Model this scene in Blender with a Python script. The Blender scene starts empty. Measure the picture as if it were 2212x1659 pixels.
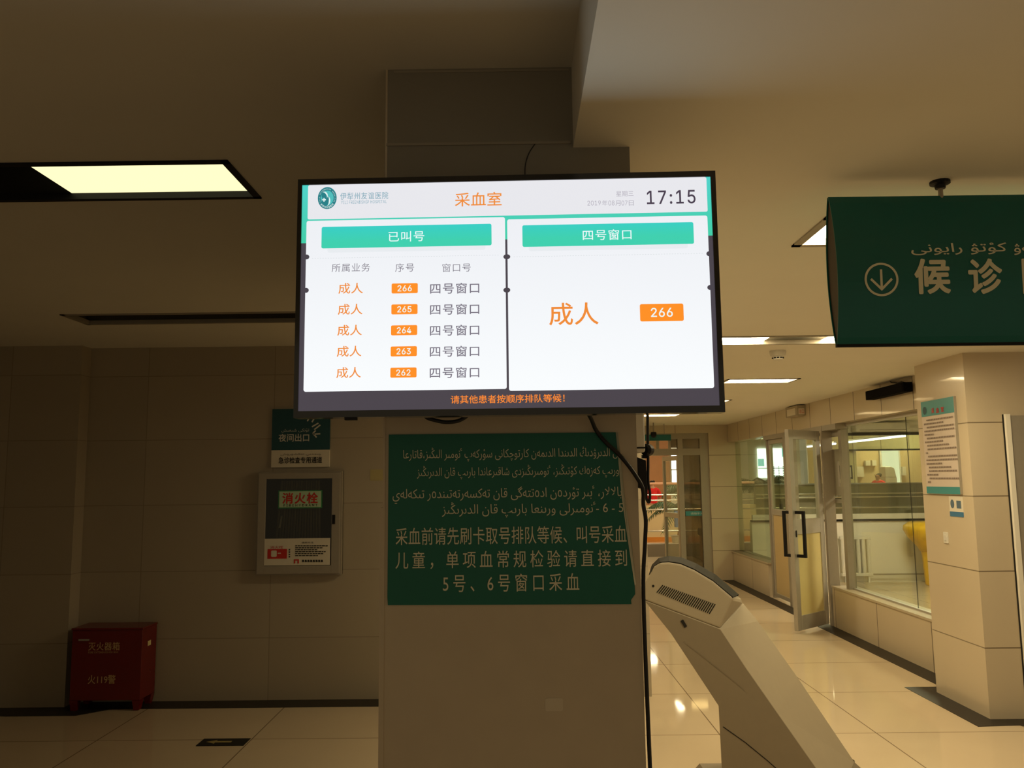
import bpy, math, random
from mathutils import Matrix, Vector
random.seed(7)
scn = bpy.context.scene
COL = scn.collection

# ------------------------------------------------------------------ camera, world, exposure
F_PX, W_PX, H_PX = 1768.7, 2212, 1659
CAM = Vector((0, 0, 1.635))
YAW, PITCH, ROLL = .0043, .1164, -.0115
R = (Matrix.Rotation(YAW, 3, 'Z') @ Matrix.Rotation(math.pi / 2 + PITCH, 3, 'X') @ Matrix.Rotation(ROLL, 3, 'Z'))
cd = bpy.data.cameras.new('camera')
cd.sensor_fit = 'HORIZONTAL'; cd.sensor_width = 36; cd.lens = 36 * F_PX / W_PX
cd.clip_start = .05; cd.clip_end = 200
co = bpy.data.objects.new('camera', cd); COL.objects.link(co)
co.matrix_world = Matrix.Translation(CAM) @ R.to_4x4()
scn.camera = co

w = bpy.data.worlds.new('world'); scn.world = w; w.use_nodes = True
bg = w.node_tree.nodes['Background']
WORLD_COL, WORLD_STR = (1.0, .80, .50), .25
bg.inputs[0].default_value = (*WORLD_COL, 1); bg.inputs[1].default_value = WORLD_STR

vs = scn.view_settings
vs.view_transform = 'Standard'; vs.look = 'None'; vs.exposure = 0; vs.gamma = 1; vs.use_curve_mapping = False
scn.display_settings.display_device = 'sRGB'

LIGHT_COL = (1.0, .82, .48)          # the warm fluorescent panels
S_DIM, S_NEAR, S_MID, S_FAR = 1.15, 25.0, 32.0, 36.0
S_ATRIUM = 36.0


def ray(x, y):
    return R @ Vector(((x - W_PX / 2) / F_PX, -(y - H_PX / 2) / F_PX, -1))


def at(x, y, axis, v):
    """the point of the plane (axis = v) seen at pixel x, y"""
    d = ray(x, y)
    return CAM + d * ((v - CAM[axis]) / d[axis])


# ------------------------------------------------------------------ materials
def mat(name, col, rough=.6, spec=.5, metal=0, noise=0, nscale=8, emit=None, estr=0, coat=0, bump=0, trans=0):
    m = bpy.data.materials.new(name); m.use_nodes = True
    nt = m.node_tree; b = nt.nodes['Principled BSDF']
    b.inputs['Base Color'].default_value = (*col, 1)
    b.inputs['Roughness'].default_value = rough
    b.inputs['Specular IOR Level'].default_value = spec
    b.inputs['Metallic'].default_value = metal
    b.inputs['Coat Weight'].default_value = coat
    b.inputs['Coat Roughness'].default_value = .06
    if emit:
        b.inputs['Emission Color'].default_value = (*emit, 1); b.inputs['Emission Strength'].default_value = estr
    if noise or bump:
        tc = nt.nodes.new('ShaderNodeTexCoord'); n = nt.nodes.new('ShaderNodeTexNoise')
        n.inputs['Scale'].default_value = nscale; n.inputs['Detail'].default_value = 5
        nt.links.new(tc.outputs['Object'], n.inputs['Vector'])
        if noise:
            r = nt.nodes.new('ShaderNodeMix'); r.data_type = 'RGBA'
            r.inputs[6].default_value = (*[c * (1 - noise) for c in col], 1)
            r.inputs[7].default_value = (*[min(1, c * (1 + noise)) for c in col], 1)
            nt.links.new(n.outputs['Fac'], r.inputs[0]); nt.links.new(r.outputs[2], b.inputs['Base Color'])
        if bump:
            bp = nt.nodes.new('ShaderNodeBump'); bp.inputs['Strength'].default_value = bump; bp.inputs['Distance'].default_value = .01
            nt.links.new(n.outputs['Fac'], bp.inputs['Height']); nt.links.new(bp.outputs[0], b.inputs['Normal'])
    return m


def tile_mat(name, col, mortar, sx, sz, ox=0, oz=0, axes='xz', joint=.004, rough=.25, spec=.5, coat=0, noise=.05, offset=0):
    m = mat(name, col, rough, spec, coat=coat)
    nt = m.node_tree; b = nt.nodes['Principled BSDF']
    tc = nt.nodes.new('ShaderNodeTexCoord'); sp = nt.nodes.new('ShaderNodeSeparateXYZ'); cb = nt.nodes.new('ShaderNodeCombineXYZ')
    nt.links.new(tc.outputs['Object'], sp.inputs[0])
    a = {'x': 0, 'y': 1, 'z': 2}
    for i, (ax, o) in enumerate(zip(axes, (ox, oz))):
        s = nt.nodes.new('ShaderNodeMath'); s.operation = 'SUBTRACT'; s.inputs[1].default_value = o - 50 * (sx, sz)[i]
        nt.links.new(sp.outputs[a[ax]], s.inputs[0]); nt.links.new(s.outputs[0], cb.inputs[i])
    br = nt.nodes.new('ShaderNodeTexBrick'); br.offset = offset; br.squash = 1
    br.inputs['Scale'].default_value = 1; br.inputs['Mortar Size'].default_value = joint; br.inputs['Mortar Smooth'].default_value = .1
    br.inputs['Brick Width'].default_value = sx; br.inputs['Row Height'].default_value = sz; br.inputs['Bias'].default_value = 0
    br.inputs['Color1'].default_value = (*[c * (1 - noise) for c in col], 1); br.inputs['Color2'].default_value = (*[c * (1 + noise) for c in col], 1)
    br.inputs['Mortar'].default_value = (*mortar, 1)
    nt.links.new(cb.outputs[0], br.inputs['Vector'])
    n = nt.nodes.new('ShaderNodeTexNoise'); n.inputs['Scale'].default_value = 3; n.inputs['Detail'].default_value = 6
    nt.links.new(tc.outputs['Object'], n.inputs['Vector'])
    mx = nt.nodes.new('ShaderNodeMix'); mx.data_type = 'RGBA'; mx.blend_type = 'MULTIPLY'; mx.inputs[0].default_value = .25
    cr = nt.nodes.new('ShaderNodeValToRGB'); cr.color_ramp.elements[0].color = (.75, .72, .68, 1); cr.color_ramp.elements[1].color = (1, 1, 1, 1)
    nt.links.new(n.outputs['Fac'], cr.inputs[0]); nt.links.new(br.outputs['Color'], mx.inputs[6]); nt.links.new(cr.outputs[0], mx.inputs[7])
    nt.links.new(mx.outputs[2], b.inputs['Base Color'])
    return m


def emit_mat(name, col, s=1.0, col2=None, z0=0, z1=1, glossy=.04):
    """something that gives off light; with col2 a gradient that the display itself shows"""
    m = bpy.data.materials.new(name); m.use_nodes = True
    nt = m.node_tree; b = nt.nodes['Principled BSDF']
    b.inputs['Base Color'].default_value = (.02, .02, .02, 1); b.inputs['Roughness'].default_value = .25
    b.inputs['Specular IOR Level'].default_value = glossy * 5
    b.inputs['Emission Color'].default_value = (*col, 1); b.inputs['Emission Strength'].default_value = s
    if col2:
        tc = nt.nodes.new('ShaderNodeTexCoord'); sp = nt.nodes.new('ShaderNodeSeparateXYZ'); mr = nt.nodes.new('ShaderNodeMapRange')
        mr.inputs[1].default_value = z0; mr.inputs[2].default_value = z1
        mx = nt.nodes.new('ShaderNodeMix'); mx.data_type = 'RGBA'; mx.inputs[6].default_value = (*col2, 1); mx.inputs[7].default_value = (*col, 1)
        nt.links.new(tc.outputs['Object'], sp.inputs[0]); nt.links.new(sp.outputs[2], mr.inputs[0])
        nt.links.new(mr.outputs[0], mx.inputs[0]); nt.links.new(mx.outputs[2], b.inputs['Emission Color'])
    return m


def glass_mat(name, tint=(.93, .97, .93), refl=.08, rough=.01, film=0):
    m = bpy.data.materials.new(name); m.use_nodes = True
    nt = m.node_tree; nt.nodes.remove(nt.nodes['Principled BSDF']); out = nt.nodes['Material Output']
    t = nt.nodes.new('ShaderNodeBsdfTransparent'); t.inputs[0].default_value = (*tint, 1)
    g = nt.nodes.new('ShaderNodeBsdfGlossy'); g.inputs['Roughness'].default_value = rough
    lf = nt.nodes.new('ShaderNodeLayerWeight'); lf.inputs[0].default_value = .5
    lw = nt.nodes.new('ShaderNodeMath'); lw.operation = 'POWER'; lw.inputs[1].default_value = 5; nt.links.new(lf.outputs['Facing'], lw.inputs[0])
    ad = nt.nodes.new('ShaderNodeMath'); ad.operation = 'ADD'; ad.use_clamp = True; ad.inputs[1].default_value = refl
    mx = nt.nodes.new('ShaderNodeMixShader')
    nt.links.new(lw.outputs[0], ad.inputs[0]); nt.links.new(ad.outputs[0], mx.inputs[0])
    if film:                                    # a brown privacy film on the pane
        d = nt.nodes.new('ShaderNodeBsdfDiffuse'); d.inputs[0].default_value = (.21, .175, .105, 1)
        m2 = nt.nodes.new('ShaderNodeMixShader'); m2.inputs[0].default_value = film
        nt.links.new(t.outputs[0], m2.inputs[1]); nt.links.new(d.outputs[0], m2.inputs[2]); t = m2
    nt.links.new(t.outputs[0], mx.inputs[1]); nt.links.new(g.outputs[0], mx.inputs[2]); nt.links.new(mx.outputs[0], out.inputs[0])
    return m


def srgb(r, g, b):
    f = lambda c: (c / 255 / 12.92) if c <= 10 else ((c / 255 + .055) / 1.055) ** 2.4
    return (f(r), f(g), f(b))


ZH, ZL = 2.71, 2.49            # heights of the two ceilings
XF = .157                      # the step between them
YW = 6.41                      # left wall
XR = 3.45                      # right wall
YE = 13.4                      # end of the corridor
YC = 2.044                     # front of the pillar with the television
DARKSTONE = (.026, .021, .016)
M = dict(
    floor=tile_mat('floor_tile', (.62, .50, .35), (.22, .16, .10), 1, 1, .28, .475, 'xy', .004, .05, .28, .0, .03),
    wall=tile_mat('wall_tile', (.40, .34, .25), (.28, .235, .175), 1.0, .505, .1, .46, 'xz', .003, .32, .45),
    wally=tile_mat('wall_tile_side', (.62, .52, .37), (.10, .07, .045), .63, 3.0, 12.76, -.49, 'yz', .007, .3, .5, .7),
    lowwall=tile_mat('low_wall_tile', (.62, .52, .38), (.16, .12, .08), 1.05, 3.0, 8.1, -1, 'yz', .006, .3, .4),
    pillar_f=tile_mat('pillar_tile', (.56, .47, .34), (.22, .17, .11), 2.0, .51, 2.6, .465, 'xz', .005, .3, .45),
    pillar_s=tile_mat('pillar_tile_side', (.62, .52, .38), (.24, .19, .12), 2.0, .51, 5.0, .465, 'yz', .004, .3, .5, .6),
    column=mat('column_stone', (.56, .47, .34), .45, .4, noise=.06, nscale=14),
    paint=mat('ceiling_paint', (.80, .76, .67), .85, .2, noise=.03, nscale=3),
    border=mat('dark_stone_border', DARKSTONE, .45, .25, noise=.3, nscale=40),
    alu=mat('brushed_aluminium', (.50, .47, .42), .38, .5, .55, noise=.05, nscale=30),
    alud=mat('grey_door_frame', (.36, .32, .26), .45, .4, .3, noise=.05, nscale=30),
    white=mat('white_plastic', (.70, .67, .60), .4, .4),
    black=mat('black_plastic', (.010, .010, .011), .5, .2),
    blackgl=mat('black_gloss', (.006, .006, .007), .12, .5, coat=.4),
    matte=mat('matte_black', (.006, .006, .006), .8, .05),
    rubber=mat('black_cable', (.012, .011, .010), .5, .4),
    green=mat('green_vinyl', (.003, .135, .092), .45, .4, noise=.06, nscale=6),
    greenb=mat('green_board', (.003, .125, .118), .3, .35, noise=.05, nscale=5, coat=.08),
    teal=mat('teal_print', (.008, .07, .09), .4, .4),
    tealb=mat('teal_print_bright', (.05, .28, .30), .3, .5),
    letter=mat('cream_lettering', (.76, .73, .56), .6, .3),
    letterw=mat('white_lettering', (.62, .62, .58), .6, .3),
    ink=mat('dark_ink', (.03, .028, .025), .7, .2),
    redink=mat('red_ink', (.55, .03, .02), .6, .3),
    paper=mat('white_paper', (.72, .66, .55), .6, .3),
    pinkpaper=mat('notice_paper', (.66, .56, .49), .35, .4),
    yellow=mat('yellow_panel', (.74, .62, .28), .45, .4, noise=.04, nscale=10),
    orange=mat('tan_panel', (.60, .45, .22), .3, .5, coat=.15),
    binyellow=mat('yellow_bin_plastic', (.80, .48, .01), .4, .4, noise=.2, nscale=12),
    red=mat('red_enamel', (.15, .006, .004), .25, .5, noise=.15, nscale=6),
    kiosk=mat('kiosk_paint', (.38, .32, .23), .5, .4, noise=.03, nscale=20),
    kioskd=mat('kiosk_shaded_paint', (.24, .195, .135), .55, .35, noise=.04, nscale=20),  # darker kiosk tone: shade of the unlit side put into the colour
    screen_off=mat('dark_glass', (.022, .020, .016), .6, .05),
    hose=mat('canvas_hose', (.42, .38, .28), .9, .1, noise=.1, nscale=30),
    dark=mat('dark_interior', (.02, .018, .015), .8, .2),
    trough=mat('light_trough', (.13, .115, .085), .7, .2, noise=.15, nscale=6),
    wood=mat('wood_veneer', (.42, .20, .085), .45, .4, noise=.15, nscale=3),
    beige=mat('beige_plaster', (.62, .48, .28), .7, .2),
    orangeb=mat('orange_skirting', (.60, .22, .035), .5, .3),
    pink=mat('pink_handrail', (.72, .38, .24), .4, .4),
    steel=mat('polished_steel', (.65, .62, .55), .2, .5, .9),
    leaf=mat('palm_leaf', (.05, .10, .04), .5, .4, noise=.3, nscale=10),
    olive=mat('olive_counter', (.16, .14, .07), .4, .4, noise=.2, nscale=2),
    skin=mat('skin', (.50, .28, .18), .6, .3), hair=mat('black_hair', (.01, .008, .007), .6, .3),
    redshirt=mat('red_shirt', (.75, .03, .03), .8, .2), trousers=mat('dark_trousers', (.02, .02, .03), .8, .2),
    glass=glass_mat('window_glass', (.92, .96, .90), .05),
    glassg=glass_mat('green_glass', (.80, .86, .74), .09),
    glassb=glass_mat('brown_film_glass', (.50, .45, .34), .04, film=.40),
    cabglass=glass_mat('cabinet_glass', (.55, .55, .5), .03),
)


# ------------------------------------------------------------------ mesh building
class MB:
    def __init__(s): s.v = []; s.f = []
    def add(s, vs_, fs):
        o = len(s.v); s.v += [tuple(v) for v in vs_]; s.f += [tuple(i + o for i in f) for f in fs]; return s
    def box(s, x0, x1, y0, y1, z0, z1):
        return s.add([(x0, y0, z0), (x1, y0, z0), (x1, y1, z0), (x0, y1, z0), (x0, y0, z1), (x1, y0, z1), (x1, y1, z1), (x0, y1, z1)],
                     [(3, 2, 1, 0), (4, 5, 6, 7), (0, 1, 5, 4), (1, 2, 6, 5), (2, 3, 7, 6), (3, 0, 4, 7)])
    def loft(s, a, b):
        n = len(a)
        return s.add(list(a) + list(b), [tuple(range(n)), tuple(range(2 * n - 1, n - 1, -1))] + [(i, i + n, (i + 1) % n + n, (i + 1) % n) for i in range(n)])
    def prism(s, poly, axis, a, b):
        def p(u, v, t):
            return {'x': (t, u, v), 'y': (u, t, v), 'z': (u, v, t)}[axis]
        return s.loft([p(u, v, a) for u, v in poly], [p(u, v, b) for u, v in poly])
    def tube(s, pts, r, n=8, caps=True):
        pts = [Vector(p) for p in pts]; rings = []
        rr = r if isinstance(r, (list, tuple)) else [r] * len(pts)
        up = None
        for i, p in enumerate(pts):
            t = (pts[min(i + 1, len(pts) - 1)] - pts[max(i - 1, 0)]).normalized()
            if up is None: up = Vector((0, 0, 1)) if abs(t.z) < .9 else Vector((1, 0, 0))
            u = (up - t * up.dot(t)).normalized(); up = u; q = t.cross(u)
            rings.append([p + (u * math.cos(2 * math.pi * k / n) + q * math.sin(2 * math.pi * k / n)) * rr[i] for k in range(n)])
        o = len(s.v)
        for g in rings: s.v += [tuple(x) for x in g]
        for i in range(len(pts) - 1):
            for k in range(n):
                s.f.append((o + i * n + k, o + i * n + (k + 1) % n, o + (i + 1) * n + (k + 1) % n, o + (i + 1) * n + k))
        if caps:
            s.f.append(tuple(o + k for k in reversed(range(n)))); s.f.append(tuple(o + (len(pts) - 1) * n + k for k in range(n)))
        return s
    def lathe(s, c, prof, n=24):
        o = len(s.v)
        for r, z in prof:
            for k in range(n):
                a = 2 * math.pi * k / n; s.v.append((c[0] + r * math.cos(a), c[1] + r * math.sin(a), c[2] + z))
        for i in range(len(prof) - 1):
            for k in range(n):
                s.f.append((o + i * n + k, o + i * n + (k + 1) % n, o + (i + 1) * n + (k + 1) % n, o + (i + 1) * n + k))
        s.f.append(tuple(o + k for k in reversed(range(n)))); s.f.append(tuple(o + (len(prof) - 1) * n + k for k in range(n)))
        return s
    def build(s, name, m, parent=None, local=False, bevel=0, smooth=False, sub=0):
        off = Vector((0, 0, 0))
        if parent is not None and not local:
            off = Vector(root_of(parent)['_o']) if '_o' in root_of(parent) else root_of(parent).location
        me = bpy.data.meshes.new(name)
        me.from_pydata([tuple(Vector(v) - off) for v in s.v], [], s.f); me.validate(); me.update()
        import bmesh
        bm = bmesh.new(); bm.from_mesh(me); bmesh.ops.recalc_face_normals(bm, faces=bm.faces); bm.to_mesh(me); bm.free()
        me.materials.append(m)
        o = bpy.data.objects.new(name, me); COL.objects.link(o)
        if parent is not None: o.parent = parent
        if bevel:
            b = o.modifiers.new('bevel', 'BEVEL'); b.width = bevel; b.segments = 3; b.limit_method = 'ANGLE'
        if sub:
            b = o.modifiers.new('sub', 'SUBSURF'); b.levels = sub; b.render_levels = sub
        if smooth:
            for p in me.polygons: p.use_smooth = True
        return o


def root_of(o):
    while o.parent: o = o.parent
    return o


def tag(o, label, cat, group=None):
    o['label'] = label; o['category'] = cat
    if group: o['group'] = group
    return o


def thing(name, label, cat, loc=(0, 0, 0), group=None, rz=0):
    o = bpy.data.objects.new(name, None); COL.objects.link(o); o.empty_display_size = .05
    o.location = loc; o.rotation_euler = (0, 0, rz)
    return tag(o, label, cat, group)


def struct(o):
    o['kind'] = 'structure'; return o


def bbox(x0, x1, y0, y1, z0, z1): return MB().box(x0, x1, y0, y1, z0, z1)


import os
SANS = None
try:                                   # the plain sans that ships with Blender, for the numerals
    SANS = bpy.data.fonts.load(os.path.join(bpy.utils.system_resource('DATAFILES', path='fonts'), 'Inter.woff2'))
except Exception:
    SANS = None


def text_geom(s, bold=0, space=1.0, res=6):
    c = bpy.data.curves.new('t', 'FONT')
    if SANS and s.isascii(): c.font = SANS
    c.body = s; c.offset = bold; c.space_character = space; c.resolution_u = res
    o = bpy.data.objects.new('t', c); COL.objects.link(o); bpy.context.view_layer.update()
    me = bpy.data.meshes.new_from_object(o.evaluated_get(bpy.context.evaluated_depsgraph_get()))
    vs_ = [(v.co.x, v.co.y) for v in me.vertices]; fs = [tuple(p.vertices) for p in me.polygons]
    bpy.data.objects.remove(o); bpy.data.curves.remove(c); bpy.data.meshes.remove(me)
    return vs_, fs


def fit(mb, s, box, place, bold=0, space=1.0, nrm=(0, -1, 0)):
    """set a line of writing into box = (u0, u1, v0, v1); place(u, v) -> point"""
    heavy = bold if bold >= .009 else 0
    vs_, fs = text_geom(s, 0 if heavy else bold, space)
    if not vs_: return mb
    if heavy:                                   # a heavier stroke: the outline set again a little to every side
        v0_, f0_ = list(vs_), list(fs); vs_, fs = [], []
        for k in range(9):
            dx, dy = (heavy * .8 * math.cos(k * math.pi / 4), heavy * .8 * math.sin(k * math.pi / 4)) if k < 8 else (0, 0)
            o_ = len(vs_); vs_ += [(x + dx, y + dy) for x, y in v0_]; fs += [tuple(i + o_ for i in f) for f in f0_]
    x0 = min(v[0] for v in vs_); x1 = max(v[0] for v in vs_); y0 = min(v[1] for v in vs_); y1 = max(v[1] for v in vs_)
    u0, u1, v0, v1 = box
    per = len(vs_) // 9 if heavy else len(vs_); nv = Vector(nrm)
    return mb.add([Vector(place(u0 + (x - x0) / (x1 - x0) * (u1 - u0), v0 + (y - y0) / (y1 - y0) * (v1 - v0))) + nv * (.00005 * (i // per)) for i, (x, y) in enumerate(vs_)], fs)


# Arabic letters joined by hand: isolated, final, initial, medial
AR = {'ا': 'ﺍﺎ', 'ب': 'ﺏﺐﺑﺒ', 'پ': 'ﭖﭗﭘﭙ', 'ت': 'ﺕﺖﺗﺘ', 'ن': 'ﻥﻦﻧﻨ', 'ى': '\uFEEF\uFEF0\uFBE8\uFBE9', 'ي': 'ﻱﻲﻳﻴ', 'د': 'ﺩﺪ', 'ر': 'ﺭﺮ', 'ز': 'ﺯﺰ',
      'س': 'ﺱﺲﺳﺴ', 'ش': 'ﺵﺶﺷﺸ', 'ع': 'ﻉﻊﻋﻌ', 'ق': 'ﻕﻖﻗﻘ', 'ك': 'ﻙﻚﻛﻜ', 'گ': 'ﮒﮓﮔﮕ', 'ڭ': '\uFBD3\uFBD4\uFBD5\uFBD6', 'ل': 'ﻝﻞﻟﻠ', 'م': 'ﻡﻢﻣﻤ',
      'و': 'ﻭﻮ', '\u06C7': '\uFBD7\uFBD8', '\u06CB': '\uFBDE\uFBDF', '\u06C6': '\uFBD9\uFBDA', '\u06C8': '\uFBDB\uFBDC', '\u06D5': '\u0665\uFEEA', 'چ': 'ﭺﭻﭼﭽ'}


def arabic(s):
    s = s.replace('لا', '\u0001'); tab = dict(AR); tab['\u0001'] = '\uFEFB\uFEFC'
    out = []
    for i, c in enumerate(s):
        if c not in tab: out.append(c); continue
        prev = i > 0 and s[i - 1] in tab and len(tab[s[i - 1]]) == 4
        nxt = len(tab[c]) == 4 and i + 1 < len(s) and s[i + 1] in tab
        out.append(tab[c][{(0, 0): 0, (1, 0): 1, (0, 1): 2, (1, 1): 3}[(int(prev), int(nxt))]])
    return ''.join(reversed(out))


def pxbox(axis, v, x0, x1, y0, y1, u=0, w_=2):
    """pixel rectangle -> (u0, u1, w0, w1) on a plane axis = v"""
    a, b, c, d = (at(x, y, axis, v) for x, y in ((x0, y0), (x1, y0), (x0, y1), (x1, y1)))
    return ((a[u] + c[u]) / 2, (b[u] + d[u]) / 2, (c[w_] + d[w_]) / 2, (a[w_] + b[w_]) / 2)


def grid_plate(x0, x1, y0, y1, z0, z1, holes):
    mb = MB()
    xs = sorted({x0, x1} | {v for h in holes for v in h[:2]}); ys = sorted({y0, y1} | {v for h in holes for v in h[2:]})
    for i in range(len(xs) - 1):
        for j in range(len(ys) - 1):
            cx, cy = (xs[i] + xs[i + 1]) / 2, (ys[j] + ys[j + 1]) / 2
            if not any(h[0] < cx < h[1] and h[2] < cy < h[3] for h in holes):
                mb.box(xs[i], xs[i + 1], ys[j], ys[j + 1], z0, z1)
    return mb


# ------------------------------------------------------------------ the setting
struct(MB().box(-5.2, 14, -2.5, 32, -.1, 0).build('floor', M['floor']))
HL = [(-3.1, -.955, 2.63, 3.0), (-2.886, -.80, 5.09, 5.43)]
HR = [(1.035, 2.30, 2.63, 2.98), (.60, 2.9, 4.94, 5.25), (1.86, 2.50, 7.13, 7.43), (1.62, 2.40, 9.05, 9.35), (1.62, 2.23, 11.0, 11.35)]
struct(grid_plate(-5.2, XF, -2.5, YW + .2, ZH, ZH + .05, HL).build('ceiling_left', M['paint']))
struct(grid_plate(XF, XR + .2, -2.5, YE + .1, ZL, ZL + .05, HR).build('ceiling_right', M['paint']))
struct(bbox(XF, XF + .012, -2.5, YW + .2, ZL + .05, ZH + .05).build('trim_1', M['paint']))
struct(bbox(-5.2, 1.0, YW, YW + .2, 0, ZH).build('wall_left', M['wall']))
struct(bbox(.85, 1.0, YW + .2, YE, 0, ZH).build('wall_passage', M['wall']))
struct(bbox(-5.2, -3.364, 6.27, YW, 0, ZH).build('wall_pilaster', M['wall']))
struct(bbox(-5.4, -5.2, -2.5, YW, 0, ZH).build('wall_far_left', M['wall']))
bm_ = MB(); bm_.prism([(-5.2, 6.06), (-3.72, 6.06), (-3.66, 6.05), (-3.16, 6.05), (-2.98, 6.21), (.8, 6.21), (.8, YW), (-3.364, YW), (-3.364, 6.27), (-5.2, 6.27)], 'z', .0, .003)
struct(bm_.build('trim_2', M['border']))

# pillar that carries the television
struct(bbox(-.326, .300, YC, YC + .62, 0, ZH + .02).build('wall_column', M['column']))
struct(bbox(-.10, .20, YC + .62, 4.85, 0, ZH + .02).build('wall_light_block', M['paint']))  # unseen wall added to hold corridor light off the left side
tr = MB().box(-.338, -.326, YC - .004, YC + .02, 0, 1.57).box(-.331, -.326, YC - .004, YC + .02, 1.57, ZH)
struct(tr.build('trim_3', M['column']))
struct(bbox(-.328, .150, YC - .006, YC, 2.500, 2.507).box(-.31, .150, YC - .004, YC, 2.70, 2.706).build('trim_4', mat('grey_caulk', (.34, .30, .24), .8, .2)))

struct(MB().box(-.332, .303, YC - .0025, YC + .6, 2.36, 2.5).box(-.332, XF, YC - .0025, YC + .6, 2.5, ZH).build('wall_column_head', mat('column_head_grey', (.27, .245, .20), .8, .2, noise=.06, nscale=5)))  # column head in a darker grey than the stone below
# right-hand side: low walls, glazing, pillar
Y0n, Y1n = 6.40, 8.87
XG = 3.57
struct(MB().box(XR, XR + .22, 6.40, 9.21, 0, .42).box(XR, XR + .22, 11.50, YE, 0, .44).build('wall_right', M['lowwall']))
struct(MB().box(XR - .01, XR + .24, 6.40, 9.21, .42, .44).box(XR - .012, XR + .24, 11.48, YE, .44, .462).build('trim_5', M['pillar_f']))
struct(bbox(XR, XR + .22, 6.40, YE, 2.20, ZL).build('wall_upper_right', M['wally']))
struct(MB().box(XG, XG + .01, 6.42, 7.515, .44, 2.20).box(XG, XG + .01, 7.52, 8.90, .44, 2.20).build('window_1', M['glass']))
struct(bbox(XG, XG + .01, 11.50, YE, .462, 2.22).build('window_2', M['glassg']))
struct(MB().box(XG - .02, XG + .03, 6.40, 8.9, .44, .455).box(XG - .02, XG + .03, 6.4, 8.9, 2.165, 2.2).build('trim_6', M['alu']))
struct(bbox(XG + .002, XG + .008, 7.515, 7.520, .44, 2.2).build('trim_7', M['dark']))
wp = MB().box(3.158, 3.47, 5.741, 6.44, 0, ZL)
struct(wp.build('wall_pillar', M['pillar_s']))
struct(bbox(3.158, 4.4, 5.735, 5.741, 0, ZL).build('wall_pillar_front', M['pillar_f']))
bd = MB().prism([(2.99, 6.60), (2.99, 5.58), (3.27, 5.60), (3.33, 5.54), (4.4, 5.54), (4.4, 5.735), (3.158, 5.735), (3.158, 6.44), (XR, 6.44), (XR, 6.60)], 'z', 0, .003)
bd.prism([(3.275, 6.60), (XR, 6.60), (XR, YE), (3.275, YE)], 'z', 0, .003)
struct(bd.build('trim_8', M['border']))
# grey door set against the pillar front at the very right
d2 = bbox(3.44, 4.3, 5.712, 5.735, 0, 2.04).build('door_1', M['alud']); struct(d2)
struct(bbox(3.408, 3.44, 5.705, 5.735, 0, 2.05).build('trim_9', M['paint']))
struct(bbox(3.40, 3.408, 5.728, 5.735, 0, 2.05).build('trim_10', M['dark']))

# end of the corridor: pier, head wall, glazed door screen
struct(MB().box(3.14, XR + .2, YE, YE + .2, 0, ZL).box(1.0, 3.14, YE, YE + .2, 2.36, ZL).build('wall_back', M['pillar_f']))
fr = MB()
for x0, x1, z0, z1 in ((3.03, 3.139, 0, 2.36), (1.0, 3.03, 2.27, 2.36), (1.0, 3.03, 2.00, 2.11), (2.64, 2.72, 0, 2.27), (2.50, 2.53, 2.11, 2.27), (3.0, 3.03, 0, 2.27), (2.72, 3.0, 0, .06), (1.0, 1.08, 0, 2.27), (2.30, 2.34, 2.11, 2.27)):
    fr.box(x0, x1, YE + (.03 if z1 - z0 > 1 else .034), YE + (.13 if z1 - z0 > 1 else .126), z0 + .0005, z1)
struct(fr.build('trim_11', M['alud']))
struct(bbox(2.72, 3.0, YE + .07, YE + .08, .06, 2.00).box(2.72, 3.0, YE + .07, YE + .08, 2.11, 2.27).box(2.53, 2.64, YE + .07, YE + .08, 2.11, 2.27).build('window_3', M['glassb']))
struct(bbox(1.08, 2.30, YE + .07, YE + .08, 2.11, 2.27).build('window_4', M['glass']))


# ------------------------------------------------------------------ ceiling lights
def light_mat(name, s, col=LIGHT_COL): return mat(name, (.8, .75, .6), .5, .3, emit=col, estr=s)


LM = dict(dim=light_mat('diffuser_dim', S_DIM, (1.0, .93, .52)), near=light_mat('diffuser_near', S_NEAR), mid=light_mat('diffuser_middle', S_MID), far=light_mat('diffuser_far', S_FAR))


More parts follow.
